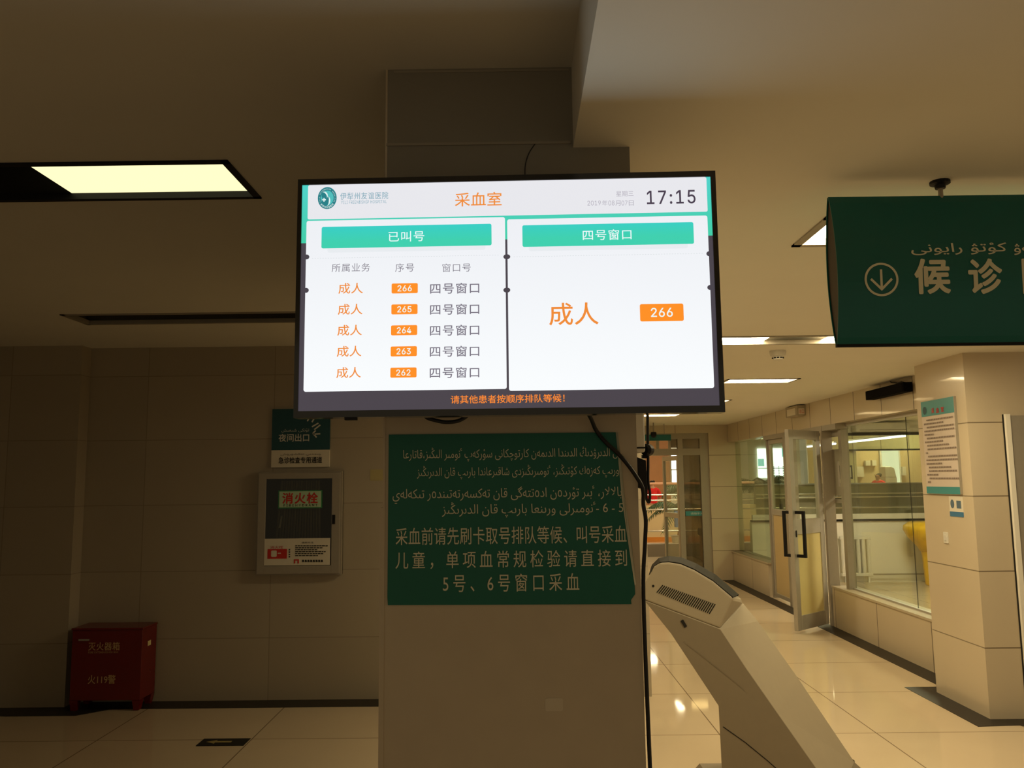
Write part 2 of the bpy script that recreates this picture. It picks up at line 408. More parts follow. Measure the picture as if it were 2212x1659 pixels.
def bay(label, x0, x1, y0, y1, z, lit=None, frame='alud', sag=0, fw=.025, group=None, depth=.16, ends=(1, 1)):
    t = thing('ceiling_light', label, 'ceiling light', ((x0 + x1) / 2, (y0 + y1) / 2, z), group)
    h = MB(); e = .004
    h.box(x0, x1, y0, y1, z + depth, z + depth + .01)
    h.box(x0, x1, y0, y0 + e, z + .001, z + depth).box(x0, x1, y1 - e, y1, z + .001, z + depth)
    if ends[0]: h.box(x0, x0 + e, y0, y1, z + .001, z + depth)
    if ends[1]: h.box(x1 - e, x1, y0, y1, z + .001, z + depth)
    h.build('housing', M['trough'] if frame != 'black' else M['dark'], t)
    f = MB(); q = .006
    f.box(x0, x1, y0, y0 + fw, z - q, z + .02)
    if ends == (0, 0): f.build('frame', M[frame], t); f = MB()
    f.box(x0, x1, y1 - fw, y1, z - q, z + .02)
    if ends[0]: f.box(x0, x0 + fw, y0, y1, z - q, z + .02)
    if ends[1]: f.box(x1 - fw, x1, y0, y1, z - q, z + .02)
    f.build('frame', M[frame], t)
    if lit:
        d = MB(); n = 16; a0, a1, b0, b1 = x0 + fw, x1 - fw, y0 + fw, y1 - fw; k = 8
        vs_ = []; fs = []
        for i in range(n + 1):
            for j in range(k + 1):
                u, v = i / n, j / k
                vs_.append((a0 + (a1 - a0) * u, b0 + (b1 - b0) * v, z + .018 - sag * math.sin(math.pi * u) ** 2 * math.sin(math.pi * v) ** .5))
        for i in range(n):
            for j in range(k): fs.append((i * (k + 1) + j, (i + 1) * (k + 1) + j, (i + 1) * (k + 1) + j + 1, i * (k + 1) + j + 1))
        d.add(vs_, fs); d.build('diffuser', LM[lit], t, smooth=True)
    return t


bay('dim pale yellow ceiling light panel with black frame, left of the television', -1.69, -.955, 2.63, 3.0, ZH, 'dim', 'black', ends=(0, 1))
bay('open black unlit bay beside the pale yellow ceiling light', -3.1, -1.69, 2.63, 3.0, ZH, None, 'black', ends=(1, 0))
bay('long unlit ceiling light trough above the fire hose cabinet', -2.886, -.80, 5.09, 5.43, ZH, None, 'alud', fw=.03, depth=.06)
bay('lit ceiling light whose corner peeks out left of the hanging green board', 1.035, 2.30, 2.63, 2.98, ZL, 'near', fw=.03)
bay('bright white ceiling light panel touching the right edge of the television', .60, 1.63, 4.94, 5.25, ZL, 'mid', ends=(1, 0))
bay('grey unlit ceiling light bay just behind the round smoke detector', 1.63, 1.95, 4.94, 5.25, ZL, None, ends=(0, 0), depth=.07)
bay('lit ceiling light half hidden under the lower left corner of the green board', 1.95, 2.9, 4.94, 5.25, ZL, 'mid', ends=(0, 1))
bay('lit ceiling light panel with sagging diffuser in the corridor', 1.86, 2.50, 7.13, 7.43, ZL, 'mid', sag=.035)
bay('lit ceiling light showing only a sliver at the lower right television corner', 1.62, 2.40, 9.05, 9.35, ZL, 'mid')
bay('lit ceiling light at the far end of the corridor before the glass doors', 1.62, 2.23, 11.0, 11.35, ZL, 'far')

# ------------------------------------------------------------------ television
TVC = (at(647, 384, 1, 1.8) + at(1546, 376, 1, 1.8) + at(633.5, 898, 1, 1.8) + at(1563.7, 896, 1, 1.8)) / 4
TVA = math.radians(-1.2)
TVM = Matrix.Translation(TVC) @ Matrix.Rotation(TVA, 4, 'Z'); TVI = TVM.inverted()
TVN = TVM.to_3x3() @ Vector((0, 1, 0))


def tvp(x, y):
    d = ray(x, y); p = CAM + d * ((TVC - CAM).dot(TVN) / d.dot(TVN)); q = TVI @ p
    return q.x, q.z


def tvbox(x0, x1, y0, y1):
    a, b, c, d = tvp(x0, y0), tvp(x1, y0), tvp(x0, y1), tvp(x1, y1)
    return ((a[0] + c[0]) / 2, (b[0] + d[0]) / 2, (c[1] + d[1]) / 2, (a[1] + b[1]) / 2)


def mean2(*p): return sum(p) / len(p)


oc = [tvp(*q) for q in ((647, 384), (1546, 376), (1563.7, 896), (633.5, 898))]
ox0, ox1 = mean2(oc[0][0], oc[3][0]), mean2(oc[1][0], oc[2][0]); oz1, oz0 = mean2(oc[0][1], oc[1][1]), mean2(oc[2][1], oc[3][1])
ac = [tvp(*q) for q in ((657.3, 396.2), (1535.5, 388.3), (1552, 881), (641.8, 884))]
ax0, ax1 = mean2(ac[0][0], ac[3][0]), mean2(ac[1][0], ac[2][0]); az1, az0 = mean2(ac[0][1], ac[1][1]), mean2(ac[2][1], ac[3][1])
tv = thing('television', 'large black flat-screen television showing a white queue display on the pillar', 'television', TVC, rz=TVA)
bz = MB()
for a in ((ox0, ax0, oz0, oz1), (ax1, ox1, oz0, oz1), (ax0, ax1, oz0, az0), (ax0, ax1, az1, oz1)):
    bz.box(a[0], a[1], -.006, .04, a[2], a[3])
bz.build('bezel', M['blackgl'], tv, True)
hb = MB(); hb.box(ox0 + .01, ox1 - .01, .008, .05, oz0 + .01, oz1 - .01).box(ox0 + .12, ox1 - .12, .05, .085, oz0 + .06, oz1 - .12)
hb.build('rear_housing', M['black'], tv, True)
MB().box(-.20, .20, .085, .24 - .012, -.12, .12).build('wall_mount', M['black'], tv, True)
MB().lathe((0, 0, 0), [(.012, -.006), (.012, .0)], 12)
ir = MB().box(tvp(745, 893)[0], tvp(770, 893)[0], -.004, .012, oz0 - .006, oz0 + .002)
ir.build('sensor_window', M['black'], tv, True)

CW = dict(
    white=emit_mat('display_white', srgb(238, 240, 245), 1.0, srgb(249, 252, 254), -.20, .16),
    head=emit_mat('display_header', srgb(232, 232, 237), 1.0),
    grey=emit_mat('display_grey', srgb(74, 68, 76), 1.0),
    teal=emit_mat('display_teal', srgb(78, 210, 200), 1.0, srgb(62, 205, 160), .10, .25),
    tealline=emit_mat('display_teal_line', srgb(92, 196, 178), 1.0),
    button=emit_mat('display_button', srgb(52, 206, 204), 1.0, srgb(62, 208, 175), .125, .172),
    glow=emit_mat('display_button_glow', srgb(205, 236, 232), 1.0, srgb(232, 236, 240), .112, .125),
    orange=emit_mat('display_orange', srgb(240, 140, 55), 1.0),
    badge=emit_mat('display_badge', srgb(255, 144, 38), 1.0),
    text=emit_mat('display_text_grey', srgb(118, 112, 126), 1.0), textd=emit_mat('display_text_dark', srgb(72, 62, 78), 1.0),
    textl=emit_mat('display_text_light', srgb(176, 172, 184), 1.0), dots=emit_mat('display_dots', srgb(205, 212, 214), 1.0),
    btext=emit_mat('display_text_white', srgb(235, 250, 250), 1.0), logo=emit_mat('logo_dark_teal', srgb(38, 128, 136), 1.0),
    logol=emit_mat('logo_light_teal', srgb(80, 190, 188), 1.0), logow=emit_mat('logo_white', srgb(222, 242, 240), 1.0),
    name=emit_mat('logo_name', srgb(130, 170, 186), 1.0), orangeb=emit_mat('display_orange_bright', srgb(255, 140, 50), 1.0))


def rrect(b, r, n=5):
    x0, x1, z0, z1 = b; pts = []
    for cx, cz, a0 in ((x1 - r, z1 - r, 0), (x0 + r, z1 - r, 90), (x0 + r, z0 + r, 180), (x1 - r, z0 + r, 270)):
        for i in range(n + 1):
            a = math.radians(a0 + 90 * i / n); pts.append((cx + r * math.cos(a), cz + r * math.sin(a)))
    return pts


def flat(mb, poly, y):
    n = len(mb.v); mb.v += [(x, y, z) for x, z in poly]; mb.f.append(tuple(range(n, n + len(poly)))); return mb


def shape(name, poly, y, m, parent):
    return flat(MB(), poly, y).build(name, m, parent, True)


def line(name, items, y, m, parent, bold=0):
    for it in items:
        s, b = it[0], it[1]
        o = fit(MB(), s, b, lambda u, v: (u, y, v), it[2] if len(it) > 2 else bold, it[3] if len(it) > 3 else 1.0).build(name, m, parent, True)
    return o


zt = mean2(tvp(655, 521.6)[1], tvp(1538.9, 514)[1])
pn = bbox(ax0, ax1, -.002, .008, az0, az1).build('display_panel', CW['grey'], tv, True)
shape('teal_backdrop', [(ax0, zt), (ax1, zt), (ax1, az1), (ax0, az1)], -.0025, CW['teal'], pn)
hx = tvbox(666, 1527, 390, 467); header = (hx[0], hx[1], tvp(1100, 466.5)[1], az1)
lc = (mean2(tvp(665, 474.8)[0], tvp(654.4, 844.8)[0]), tvp(1092.8, 650)[0], mean2(tvp(654.4, 844.8)[1], tvp(1093, 842.5)[1]), mean2(tvp(665, 474.8)[1], tvp(1092.4, 473)[1]))
rc = (tvp(1097.5, 650)[0], mean2(tvp(1528.7, 467.4)[0], tvp(1541, 840.7)[0]), mean2(tvp(1098, 842.5)[1], tvp(1541, 840.7)[1]), mean2(tvp(1097, 473.7)[1], tvp(1528.7, 467.4)[1]))
shape('header_card', rrect(header, .004), -.003, CW['head'], pn)
for nm, c in (('queue_card', lc), ('window_card', rc)): shape(nm, rrect(c, .005), -.003, CW['white'], pn)
for x, y in ((663, 556), (661.8, 627.9), (1094.9, 555.5), (1094.9, 627.4), (1531.5, 549), (1533.5, 621.8)):
    u, v = tvp(x, y); rx = .0078 if 1000 < x < 1200 else .0065
    flat(MB(), [(u + rx * math.cos(a * math.pi / 10), v + .0058 * math.sin(a * math.pi / 10)) for a in range(20)], -.0035).build('card_notch', CW['grey'], pn, True)
for c, z in ((lc, tvp(880, 555.5)[1]), (rc, tvp(1315, 552)[1])):
    dl = MB(); x = c[0] + .014
    while x < c[1] - .016:
        flat(dl, [(x, z - .0004), (x + .003, z - .0004), (x + .003, z + .0004), (x, z + .0004)], -.0035); x += .006
    dl.build('dotted_rule', CW['dots'], pn, True)
for b in (tvbox(695.5, 1062, 487.8, 534.3), (mean2(tvp(1128, 487)[0], tvp(1129, 533)[0]), mean2(tvp(1497, 481)[0], tvp(1498.6, 528)[0]), mean2(tvp(1129, 533.6)[1], tvp(1498.6, 528.4)[1]), mean2(tvp(1128, 487)[1], tvp(1497, 481.4)[1]))):
    g = shape('button', rrect(b, .004), -.0035, CW['button'], pn)
    shape('button_glow', rrect((b[0] + .014, b[1] - .014, b[2] - .010, b[2] + .004), .005), -.0032, CW['glow'], g)
line('button_lettering', [('已叫号', tvbox(840, 917, 500.6, 522.7), .004, 1.1), ('四号窗口', tvbox(1258.6, 1363.7, 496.8, 519.4), .004, 1.1)], -.004, CW['btext'], pn)
rows = [(623.6, 731.9, 846.5, 266), (668.8, 730.8, 846, 265), (714, 729.6, 845.3, 264), (759.4, 728.5, 844.5, 263), (805.2, 727.4, 843.8, 262)]
line('orange_lettering', [('采血室', tvbox(982.8, 1083.8, 416.5, 446.6), .006), ('成人', tvbox(1186, 1292.5, 654.5, 703), .010)] +
     [('成人', tvbox(x, x + 53, y - 11.6, y + 11.6), .009) for y, x, b, n in rows], -.004, CW['orange'], pn)
line('grey_lettering', [('所属业务', tvbox(717.6, 800, 569.8, 587.9), -.004, 1.1), ('序号', tvbox(854.4, 895, 569.8, 587.9), -.004, 1.1), ('窗口号', tvbox(956, 1017, 570, 588), -.004, 1.1)] +
     [('四号窗口', tvbox(929.7 + (b - 846.5) * .3, 1035.5, y - 11.6, y + 11.6), .009, 1.12) for y, x, b, n in rows], -.004, CW['text'], pn)
for y, x, b, n in rows + [(675.8, 0, 1382, 0)]:
    bb = tvbox(b, b + 56.5, y - 10.8, y + 10.8) if n else tvbox(1382, 1476, 657, 694.5)
    o = shape('number_badge', rrect(bb, .003 if n else .004), -.0036, CW['badge'], pn)
    nb = tvbox(b + 12.8, b + 43.5, y - 6.6, y + 6.8) if n else tvbox(1405.5, 1452.5, 665.6, 685.5)
    line('number', [(str(n or 266), nb, .010)], -.0042, CW['btext'], o)
line('date_lettering', [('星期三', tvbox(1330.5, 1368, 413.8, 425.5), 0, 1.05), ('2019', tvbox(1268.7, 1297.5, 434.8, 445), 0), ('年', tvbox(1300, 1312, 434, 445.4), 0), ('08', tvbox(1313.8, 1327, 434.6, 445), 0), ('月', tvbox(1329, 1340, 434, 445.4), 0), ('07', tvbox(1342, 1355, 434.6, 445), 0), ('日', tvbox(1358, 1368.2, 434, 445.4), 0)], -.004, CW['textl'], pn)
line('clock_lettering', [('17:15', tvbox(1396.5, 1501.6, 412.4, 441.8), .010, 1.12)], -.004, CW['textd'], pn)
line('ticker_lettering', [('请其他患者按顺序排队等候！', tvbox(974, 1219.5, 853.0, 870.8), .010)], -.004, CW['orangeb'], pn)
line('hospital_name', [('伊犁州友谊医院', tvbox(735.7, 839.3, 416.5, 432), .004, 1.1), ('YILI FRIENDSHIP HOSPITAL', tvbox(737.5, 835.9, 434, 441), .002, 1.1)], -.004, CW['name'], pn)
lx, lz = tvp(707.7, 429); lrx, lrz = tvp(728, 429)[0] - lx, lz - tvp(707.7, 452.7)[1]
ell = lambda k, y, cx=0, cz=0, a0=0, a1=360, n=48: [(lx + cx * lrx + lrx * k * math.cos(math.radians(a0 + (a1 - a0) * i / n)), lz + cz * lrz + lrz * k * math.sin(math.radians(a0 + (a1 - a0) * i / n))) for i in range(n)]
lg = shape('logo_ring', ell(1, 0), -.0036, CW['logo'], pn)
shape('logo_disc', ell(.68, 0), -.0038, CW['logol'], lg)
hv = MB(); flat(hv, ell(.30, 0, -.30, .22), -.0041); flat(hv, ell(.42, 0, -.16, -.26), -.0041); hv.build('logo_heart', CW['logo'], lg, True)
cr_ = MB()
for (cx, cz, k, a0, a1) in ((-.30, .22, .36, -40, 120), (-.16, -.26, .50, -70, 60)):
    out_ = [(lx + (cx + k * math.cos(math.radians(a))) * lrx, lz + (cz + k * math.sin(math.radians(a))) * lrz) for a in range(a0, a1 + 1, 8)]
    inn = [(lx + (cx + (k - .16 * math.sin(math.pi * (a - a0) / (a1 - a0))) * math.cos(math.radians(a))) * lrx, lz + (cz + (k - .16 * math.sin(math.pi * (a - a0) / (a1 - a0))) * math.sin(math.radians(a))) * lrz) for a in range(a0, a1 + 1, 8)]
    for i in range(len(out_) - 1): flat(cr_, [out_[i], out_[i + 1], inn[i + 1], inn[i]], -.0042)
for hw, hh in ((.20, .065), (.065, .20)):
    cx, cz = lx - .33 * lrx, lz - .16 * lrz
    flat(cr_, [(cx - hw * lrx, cz - hh * lrx), (cx + hw * lrx, cz - hh * lrx), (cx + hw * lrx, cz + hh * lrx), (cx - hw * lrx, cz + hh * lrx)], -.0043)
for s, a0, a1, up in (('YILI FRIENDSHIP HOSPITAL', 205, -25, 1), ('伊犁州友谊医院', 225, 315, 0)):
    n = len(s)
    for i, ch in enumerate(s):
        if ch == ' ': continue
        a = math.radians(a0 + (a1 - a0) * i / (n - 1)); vs_, fs = text_geom(ch, .01, 1, 2)
        cx = sum(v[0] for v in vs_) / len(vs_); th = a - math.pi / 2 if up else a + math.pi / 2; sc = .20
        cr_.add([(lx + lrx * (.84 * math.cos(a) + sc * ((vx - cx) * math.cos(th) - (vz - .36) * math.sin(th))), -.0042, lz + lrz * (.84 * math.sin(a) + sc * ((vx - cx) * math.sin(th) + (vz - .36) * math.cos(th)))) for vx, vz in vs_], fs)
cr_.build('logo_white_marks', CW['logow'], lg, True)

# ------------------------------------------------------------------ green notice on the pillar
YS = YC - .002
P = lambda x, y: (lambda p: (p.x, p.z))(at(x, y, 1, YS))
g = thing('wall_notice', 'green bilingual notice stuck on the pillar below the television, right edge peeling', 'notice', (0, YC, 1.33))
poly = [P(840, 939), P(1330, 934), P(1336, 1000), P(1343, 1075), P(1358, 1180), P(1371, 1265), P(1372, 1283), P(1363, 1296), P(1364, 1305), P(838, 1307), P(837, 1290)]
MB().prism(poly, 'y', YS - .0015, YS).build('sheet', M['green'], g)
pe = [P(1330, 934), P(1334, 935), P(1341, 1000), P(1349, 1075), P(1364, 1180), P(1374, 1262), P(1371, 1265), P(1358, 1180), P(1343, 1075), P(1336, 1000)]
mbp = MB(); n = len(pe)
mbp.loft([(x, YS - (.010 if 1 <= i <= 4 else .002), z) for i, (x, z) in enumerate(pe)], [(x, YS - (.008 if 1 <= i <= 4 else .0005), z) for i, (x, z) in enumerate(pe)])
mbp.build('peeling_edge', M['letter'], g)
tx = MB()
AL = [('ن الد\u0649ر\u06CBد\u0649ڭ الد\u0649ندا الد\u0649م\u06D5ن كارتوچكان\u0649 س\u06C7رك\u06D5پ \u0674نوم\u0649ر ال\u0649ڭ\u0649ز،قاتارعا', 871.5, 1334, 965, 996),
      ('ور\u0649پ ك\u06D5ز\u06D5ك ك\u06C7ت\u0649ڭ\u0649ز، \u0674نوم\u0649ر\u0649ڭ\u0649زد\u0649 شاق\u0649رعاندا بار\u0649پ قان الد\u0649ر\u0649ڭ\u0649ز', 901, 1336.6, 1004, 1034),
      ('بالالار، \u0674ب\u0649ر ت\u06C7رد\u06D5ن اد\u06D5تت\u06D5گ\u0649 قان ت\u06D5كس\u06D5رت\u06D5ت\u0649ند\u06D5ر ت\u0649ك\u06D5ل\u06D5ي', 848.5, 1343, 1051, 1086),
      ('5 - 6 -\u0674نوم\u0649رل\u0649 ور\u0649نعا بار\u0649پ قان الد\u0649ر\u0649ڭ\u0649ز', 954.8, 1346, 1083, 1117)]
pl = lambda u, v: (u, YS - .0030, v)
for s, x0, x1, y0, y1 in AL: fit(MB(), arabic(s), pxbox(1, YS, x0, x1, y0, y1), pl).build('lettering', M['letter'], g)
for s, x0, x1, y0, y1, sp in (('采血前请先刷卡取号排队等候、叫号采血', 855, 1353, 1137.3, 1175, 1.02), ('儿童，单项血常规检验请直接到', 854.5, 1354, 1188.8, 1226.8, 1.45), ('5号、6号窗口采血', 957, 1251, 1239, 1277.5, 1.5)):
    fit(MB(), s, pxbox(1, YS, x0, x1, y0, y1), pl, .002, sp).build('lettering', M['letter'], g)

# cables and devices on the pillar
def cable(name, label, pts, r=.006, plane=None):
    v = [Vector(p) for p in pts]; out_ = []
    for i in range(len(v) - 1):
        p0, p1, p2, p3 = v[max(i - 1, 0)], v[i], v[i + 1], v[min(i + 2, len(v) - 1)]
        for k in range(6):
            t = k / 6
            out_.append(.5 * ((2 * p1) + (p2 - p0) * t + (2 * p0 - 5 * p1 + 4 * p2 - p3) * t * t + (3 * p1 - p0 - 3 * p2 + p3) * t ** 3))
    out_.append(v[-1])
    return tag(MB().tube(out_, r, 8).build(name, M['rubber'], smooth=True), label, 'cable')


YCb = YC - .016
cable('power_cable', 'thick black cable crossing the green notice and running down the pillar edge', [at(1268, 888, 1, 1.93), at(1277, 905, 1, 1.98), at(1288, 930, 1, YCb), at(1308, 955, 1, YCb), at(1340, 985, 1, YCb), at(1368, 1020, 1, YCb), at(1388, 1055, 1, YCb), (.312, YC + .0, at(1396, 1090, 1, YC)[2]), at(1395, 1125, 1, YC), at(1393, 1180, 1, YC), at(1390, 1290, 1, YC), (.309, YC, .98), (.312, YC, .90), (.33, YC, .45), (.34, YC, .02)], .0052)
cable('thin_cable', 'thin black cord arching on the pillar above the television', [at(1158, 308, 1, YC - .004), at(1143, 330, 1, YC - .004), at(1135, 355, 1, YC - .004), at(1134, 380, 1, YC - .004), at(1135, 420, 1, YC - .004)], .0012)
cable('loop_cable', 'short black cable loop hanging under the left half of the television', [at(915, 890, 1, 1.9), at(922, 902, 1, 1.9), at(945, 909, 1, 1.9), at(965, 912, 1, 1.9), at(990, 909, 1, 1.9), at(1010, 897, 1, 1.9), at(1012, 885, 1, 1.9)], .0045)
YB = YC + .12
cable('signal_cable', 'pair-side thin black cable dropping behind the pillar to a black plug', [at(1384, 880, 1, YB), at(1388, 905, 1, YB), at(1390, 930, 1, YB), at(1390, 955, 1, YB), at(1391, 965, 1, YB)], .0035)
cable('mains_cable', 'straight black cable hanging beside the pillar past the round plug', [at(1399, 880, 1, YB), at(1399, 930, 1, YB), at(1400, 1000, 1, YB), at(1400, 1040, 1, YB), at(1404, 1065, 1, YB), at(1402, 1085, 1, YB), at(1396, 1075, 1, YB), at(1397, 1050, 1, YB)], .0038)
b = pxbox(1, YB, 1374, 1386, 890, 978)
t = thing('router', 'white network box mounted on the right side of the television pillar', 'router', (.3, YB, b[2]))
MB().box(.300, b[1] + .004, YB - .03, YB + .07, b[2], b[3] + .03).build('casing', M['white'], t, bevel=.006)
MB().box(.302, b[1] + .0045, YB - .031, YB - .029, b[2] + .01, b[2] + .014).build('port_strip', M['dark'], t)
c0 = at(1396.5, 972, 1, YB)
t = thing('plug', 'round black plug hanging on cables beside the television pillar', 'plug', c0)
MB().tube([c0 + Vector((-.006, -.012, 0)), c0 + Vector((-.003, -.01, 0)), c0 + Vector((.006, .004, 0)), c0 + Vector((.008, .012, 0))], [.013, .016, .016, .011], 14).build('plug_body', M['black'], t)
MB().box(c0.x - .012, c0.x - .001, YB - .006, YB + .012, c0.z - .022, c0.z - .013).build('prong_cap', M['black'], t)
b = pxbox(1, YB, 1380, 1393, 985, 1058)
t = thing('power_adapter', 'black slanted power adapter on the pillar side below the white box', 'adapter', (.3, YB, b[2]))
MB().prism([(.300, b[3]), (.306, b[3]), (b[1] + .001, b[3] - .012), (b[1] + .003, b[2]), (.300, b[2] + .01)], 'y', YB - .02, YB + .05).build('casing', M['black'], t, bevel=.002)
MB().tube([(b[1] - .004, YB, b[2] + .002), (b[1] - .003, YB, b[2] - .015)], .003, 6).build('cord_end', M['rubber'], t)
tag(MB().prism(rrect(pxbox(1, YC, 1178, 1216, 1508, 1536), .004), 'y', YC - .0008, YC).build('sticker_residue', mat('faded_sticker', (.64, .56, .43), .6, .3)), 'faint pale sticker remnant low on the pillar front', 'sticker residue')

# ------------------------------------------------------------------ hanging green board
hk = at(2030, 392, 2, ZL); YH = hk.y
bt = pxbox(1, YH, 1797, 2212, 424, 745)
x0b, x1b, z0b, z1b = bt[0], bt[0] + 1.75, bt[2], bt[3]
g = thing('hanging_sign', 'dark green hanging direction board with a circled down arrow', 'hanging sign', ((x0b + x1b) / 2, YH, z0b))
N = 20; TH = .036
zz = [z0b + (z1b - z0b) * i / N for i in range(N + 1)]
bul = lambda z: TH * math.sin(math.pi * (z - z0b) / (z1b - z0b)) ** .8
def curved(sgn, th=.003):
    mb = MB(); a = []; 
    for x in (x0b, x1b):
        for z in zz: a.append((x, YH + sgn * (bul(z) + .004), z))
        for z in reversed(zz): a.append((x, YH + sgn * (bul(z) + .004 - th), z))
    n_ = 2 * len(zz); mb.add(a, [tuple(range(n_)), tuple(range(2 * n_ - 1, n_ - 1, -1))] + [(i, i + n_, (i + 1) % n_ + n_, (i + 1) % n_) for i in range(n_)]); return mb
curved(-1).build('front_panel', M['greenb'], g); curved(1).build('back_panel', M['greenb'], g)
ec = [(YH - bul(z), z) for z in zz] + [(YH + bul(z), z) for z in reversed(zz)]
MB().prism(ec, 'x', x0b + .004, x0b + .01).build('end_cap', M['alud'] if 0 else mat('brown_end_cap', (.05, .035, .025), .5), g)
MB().box(x0b, x1b, YH - .006, YH + .006, z0b - .004, z0b + .004).build('bottom_rail', M['black'], g)
for hx_ in (hk.x, x1b - (hk.x - x0b)):
    o = MB().tube([(hx_, YH, z1b - .01), (hx_, YH, ZL - .004)], .007, 10).build('hanger_rod', M['alud'], g)
    MB().lathe((hx_, YH, ZL), [(.0, -.022), (.014, -.022), (.016, -.012), (.028, -.008), (.028, 0), (.0, 0)], 16).build('ceiling_flange', M['black'], o)
HB = lambda x0, x1, y0, y1: pxbox(1, YH - TH * .9, x0, x1, y0, y1)
pb = lambda u, v: (u, YH - bul(v) - .0055, v)
tx = MB()
fit(tx, arabic('ك\u06C7ت\u06CB رايون\u0649'), HB(1965, 2172, 526, 552), pb, .01).build('lettering', M['letter'], g); tx = MB()
bb = HB(2186, 2290, 526, 552); fit(tx, arabic('كېس\u06D5\u06CB'.replace('ې', '\u0649')), bb, pb, .01).build('lettering', M['letter'], g)
for ch, x0, x1 in (('候', 1972, 2050), ('诊', 2088, 2162), ('区', 2205, 2278)): fit(MB(), ch, HB(x0, x1, 560, 636), pb, .034).build('lettering', M['letter'], g)
cx, cz = (lambda b: ((b[0] + b[1]) / 2, (b[2] + b[3]) / 2))(HB(1865, 1938, 568, 642)); rr = (HB(1865, 1938, 568, 642)[1] - HB(1865, 1938, 568, 642)[0]) / 2
ar = MB()
for i in range(48):
    a, c = 2 * math.pi * i / 48, 2 * math.pi * (i + 1) / 48
    ar.add([pb(cx + k * math.cos(q), cz + k * math.sin(q)) for q, k in ((a, rr), (c, rr), (c, rr * .87), (a, rr * .87))], [(0, 1, 2, 3)])
def stroke(mb, a, b, wd, pf):
    (ax, az), (bx, b2) = a, b; L = math.hypot(bx - ax, b2 - az); nx, nz = -(b2 - az) / L * wd, (bx - ax) / L * wd
    mb.add([pf(ax + nx, az + nz), pf(bx + nx, b2 + nz), pf(bx - nx, b2 - nz), pf(ax - nx, az - nz)], [(0, 1, 2, 3)])
stroke(ar, (cx, cz + .6 * rr), (cx, cz - .55 * rr), .07 * rr, pb)
stroke(ar, (cx - .62 * rr, cz + .03 * rr), (cx + .03 * rr, cz - .62 * rr), .07 * rr, pb); stroke(ar, (cx + .62 * rr, cz + .03 * rr), (cx - .03 * rr, cz - .62 * rr), .07 * rr, pb)
ar.build('arrow', M['letter'], g)

# ------------------------------------------------------------------ left wall: exit sign, hose cabinet, extinguisher box, floor plate
YX = YW - .02
b = pxbox(1, YX, 587, 712, 883, 1009)
g = thing('exit_sign', 'blue night exit sign with white strip above the fire hose cabinet', 'sign', ((b[0] + b[1]) / 2, YW, b[2]))
zm = at(650, 972, 1, YX)[2]
MB().box(b[0], b[1], YX, YW, zm, b[3]).build('upper_plate', M['teal'], g)
MB().box(b[0], b[1], YX, YW, b[2], zm).build('lower_plate', M['paper'], g)
pz = lambda u, v: (u, YX - .002, v)
tx = MB(); fit(tx, '夜间出口', pxbox(1, YX, 602, 668, 937, 954), pz, .02)
fit(tx, arabic('تۇنك\u0649 شىغىش'.replace('غ', 'ع').replace('ۇ', '\u06C7').replace('ى', '\u0649')), pxbox(1, YX, 608, 668, 926, 934), pz)
for s in ([(664, 910), (668, 903)], [(674, 912), (680, 902)], [(674, 922), (688, 914)], [(679, 928), (692, 918)], [(684, 945), (676, 936)], [(676, 936), (682, 930)], [(677, 938), (692, 937)]):
    pp = [(lambda p: (p.x, p.z))(at(*q, 1, YX)) for q in s]; stroke(tx, pp[0], pp[1], .0055, pz)
tx.build('white_lettering', M['letterw'], g)
tx = MB(); fit(tx, '急诊检查专用通道', pxbox(1, YX, 602, 696, 987, 1001), pz, .02)
fit(tx, arabic('جىددىي تەكشۈرۈش'.replace('ج', 'چ').replace('ى', '\u0649').replace('ە', '\u06D5').replace('ۈ', '\u06C8')), pxbox(1, YX, 606, 694, 979, 985), pz)
tx.build('dark_lettering', M['ink'], g)

YF = 6.345
b = pxbox(1, YF, 553, 737, 1018, 1243)
gl = pxbox(1, YF, 573, 716, 1034, 1222)
g = thing('fire_hose_cabinet', 'grey metal fire hose cabinet with glass door on the left wall', 'fire hose cabinet', ((b[0] + b[1]) / 2, YW, b[2]))
bk = MB().box(b[0], b[1], YW - .012, YW, b[2], b[3])
for a in ((b[0], b[0] + .02, b[2], b[3]), (b[1] - .02, b[1], b[2], b[3]), (b[0] + .02, b[1] - .02, b[2], b[2] + .02), (b[0] + .02, b[1] - .02, b[3] - .02, b[3])): bk.box(a[0], a[1], YF + .018, YW, a[2], a[3])
bk.build('case', M['alud'], g)
MB().box(b[0] + .02, b[1] - .02, YW - .016, YW - .012, b[2] + .02, b[3] - .02).build('back_plate', M['dark'], g)
dr = MB()
for a in ((b[0] + .012, gl[0], b[2] + .012, b[3] - .012), (gl[1], b[1] - .012, b[2] + .012, b[3] - .012), (gl[0], gl[1], b[2] + .012, gl[2]), (gl[0], gl[1], gl[3], b[3] - .012)): dr.box(a[0], a[1], YF, YF + .016, a[2], a[3])
door = dr.build('door', M['alud'], g, bevel=.002)
zp = at(640, 1163, 1, YF)[2]
MB().box(gl[0], gl[1], YF + .006, YF + .010, zp, gl[3]).build('glass_pane', M['cabglass'], door)
hd = pxbox(1, YF, 718, 724, 1112, 1132); MB().box(hd[0], hd[1], YF - .008, YF, hd[2], hd[3]).build('handle', M['black'], door)
hp = MB(); top = pxbox(1, 6.375, 606, 690, 1038, 1160)
for i in range(16):
    u = (i + .5) / 16; xt = top[0] + (top[1] - top[0]) * u; xb = xt + (u - .5) * .05 - .012
    hp.tube([(xb, 6.374 + .004 * (i % 2), top[2] - .02), (xt, 6.374 + .004 * (i % 2), top[3])], .0095, 6)
hp.build('fire_hose', M['hose'], g, smooth=True)
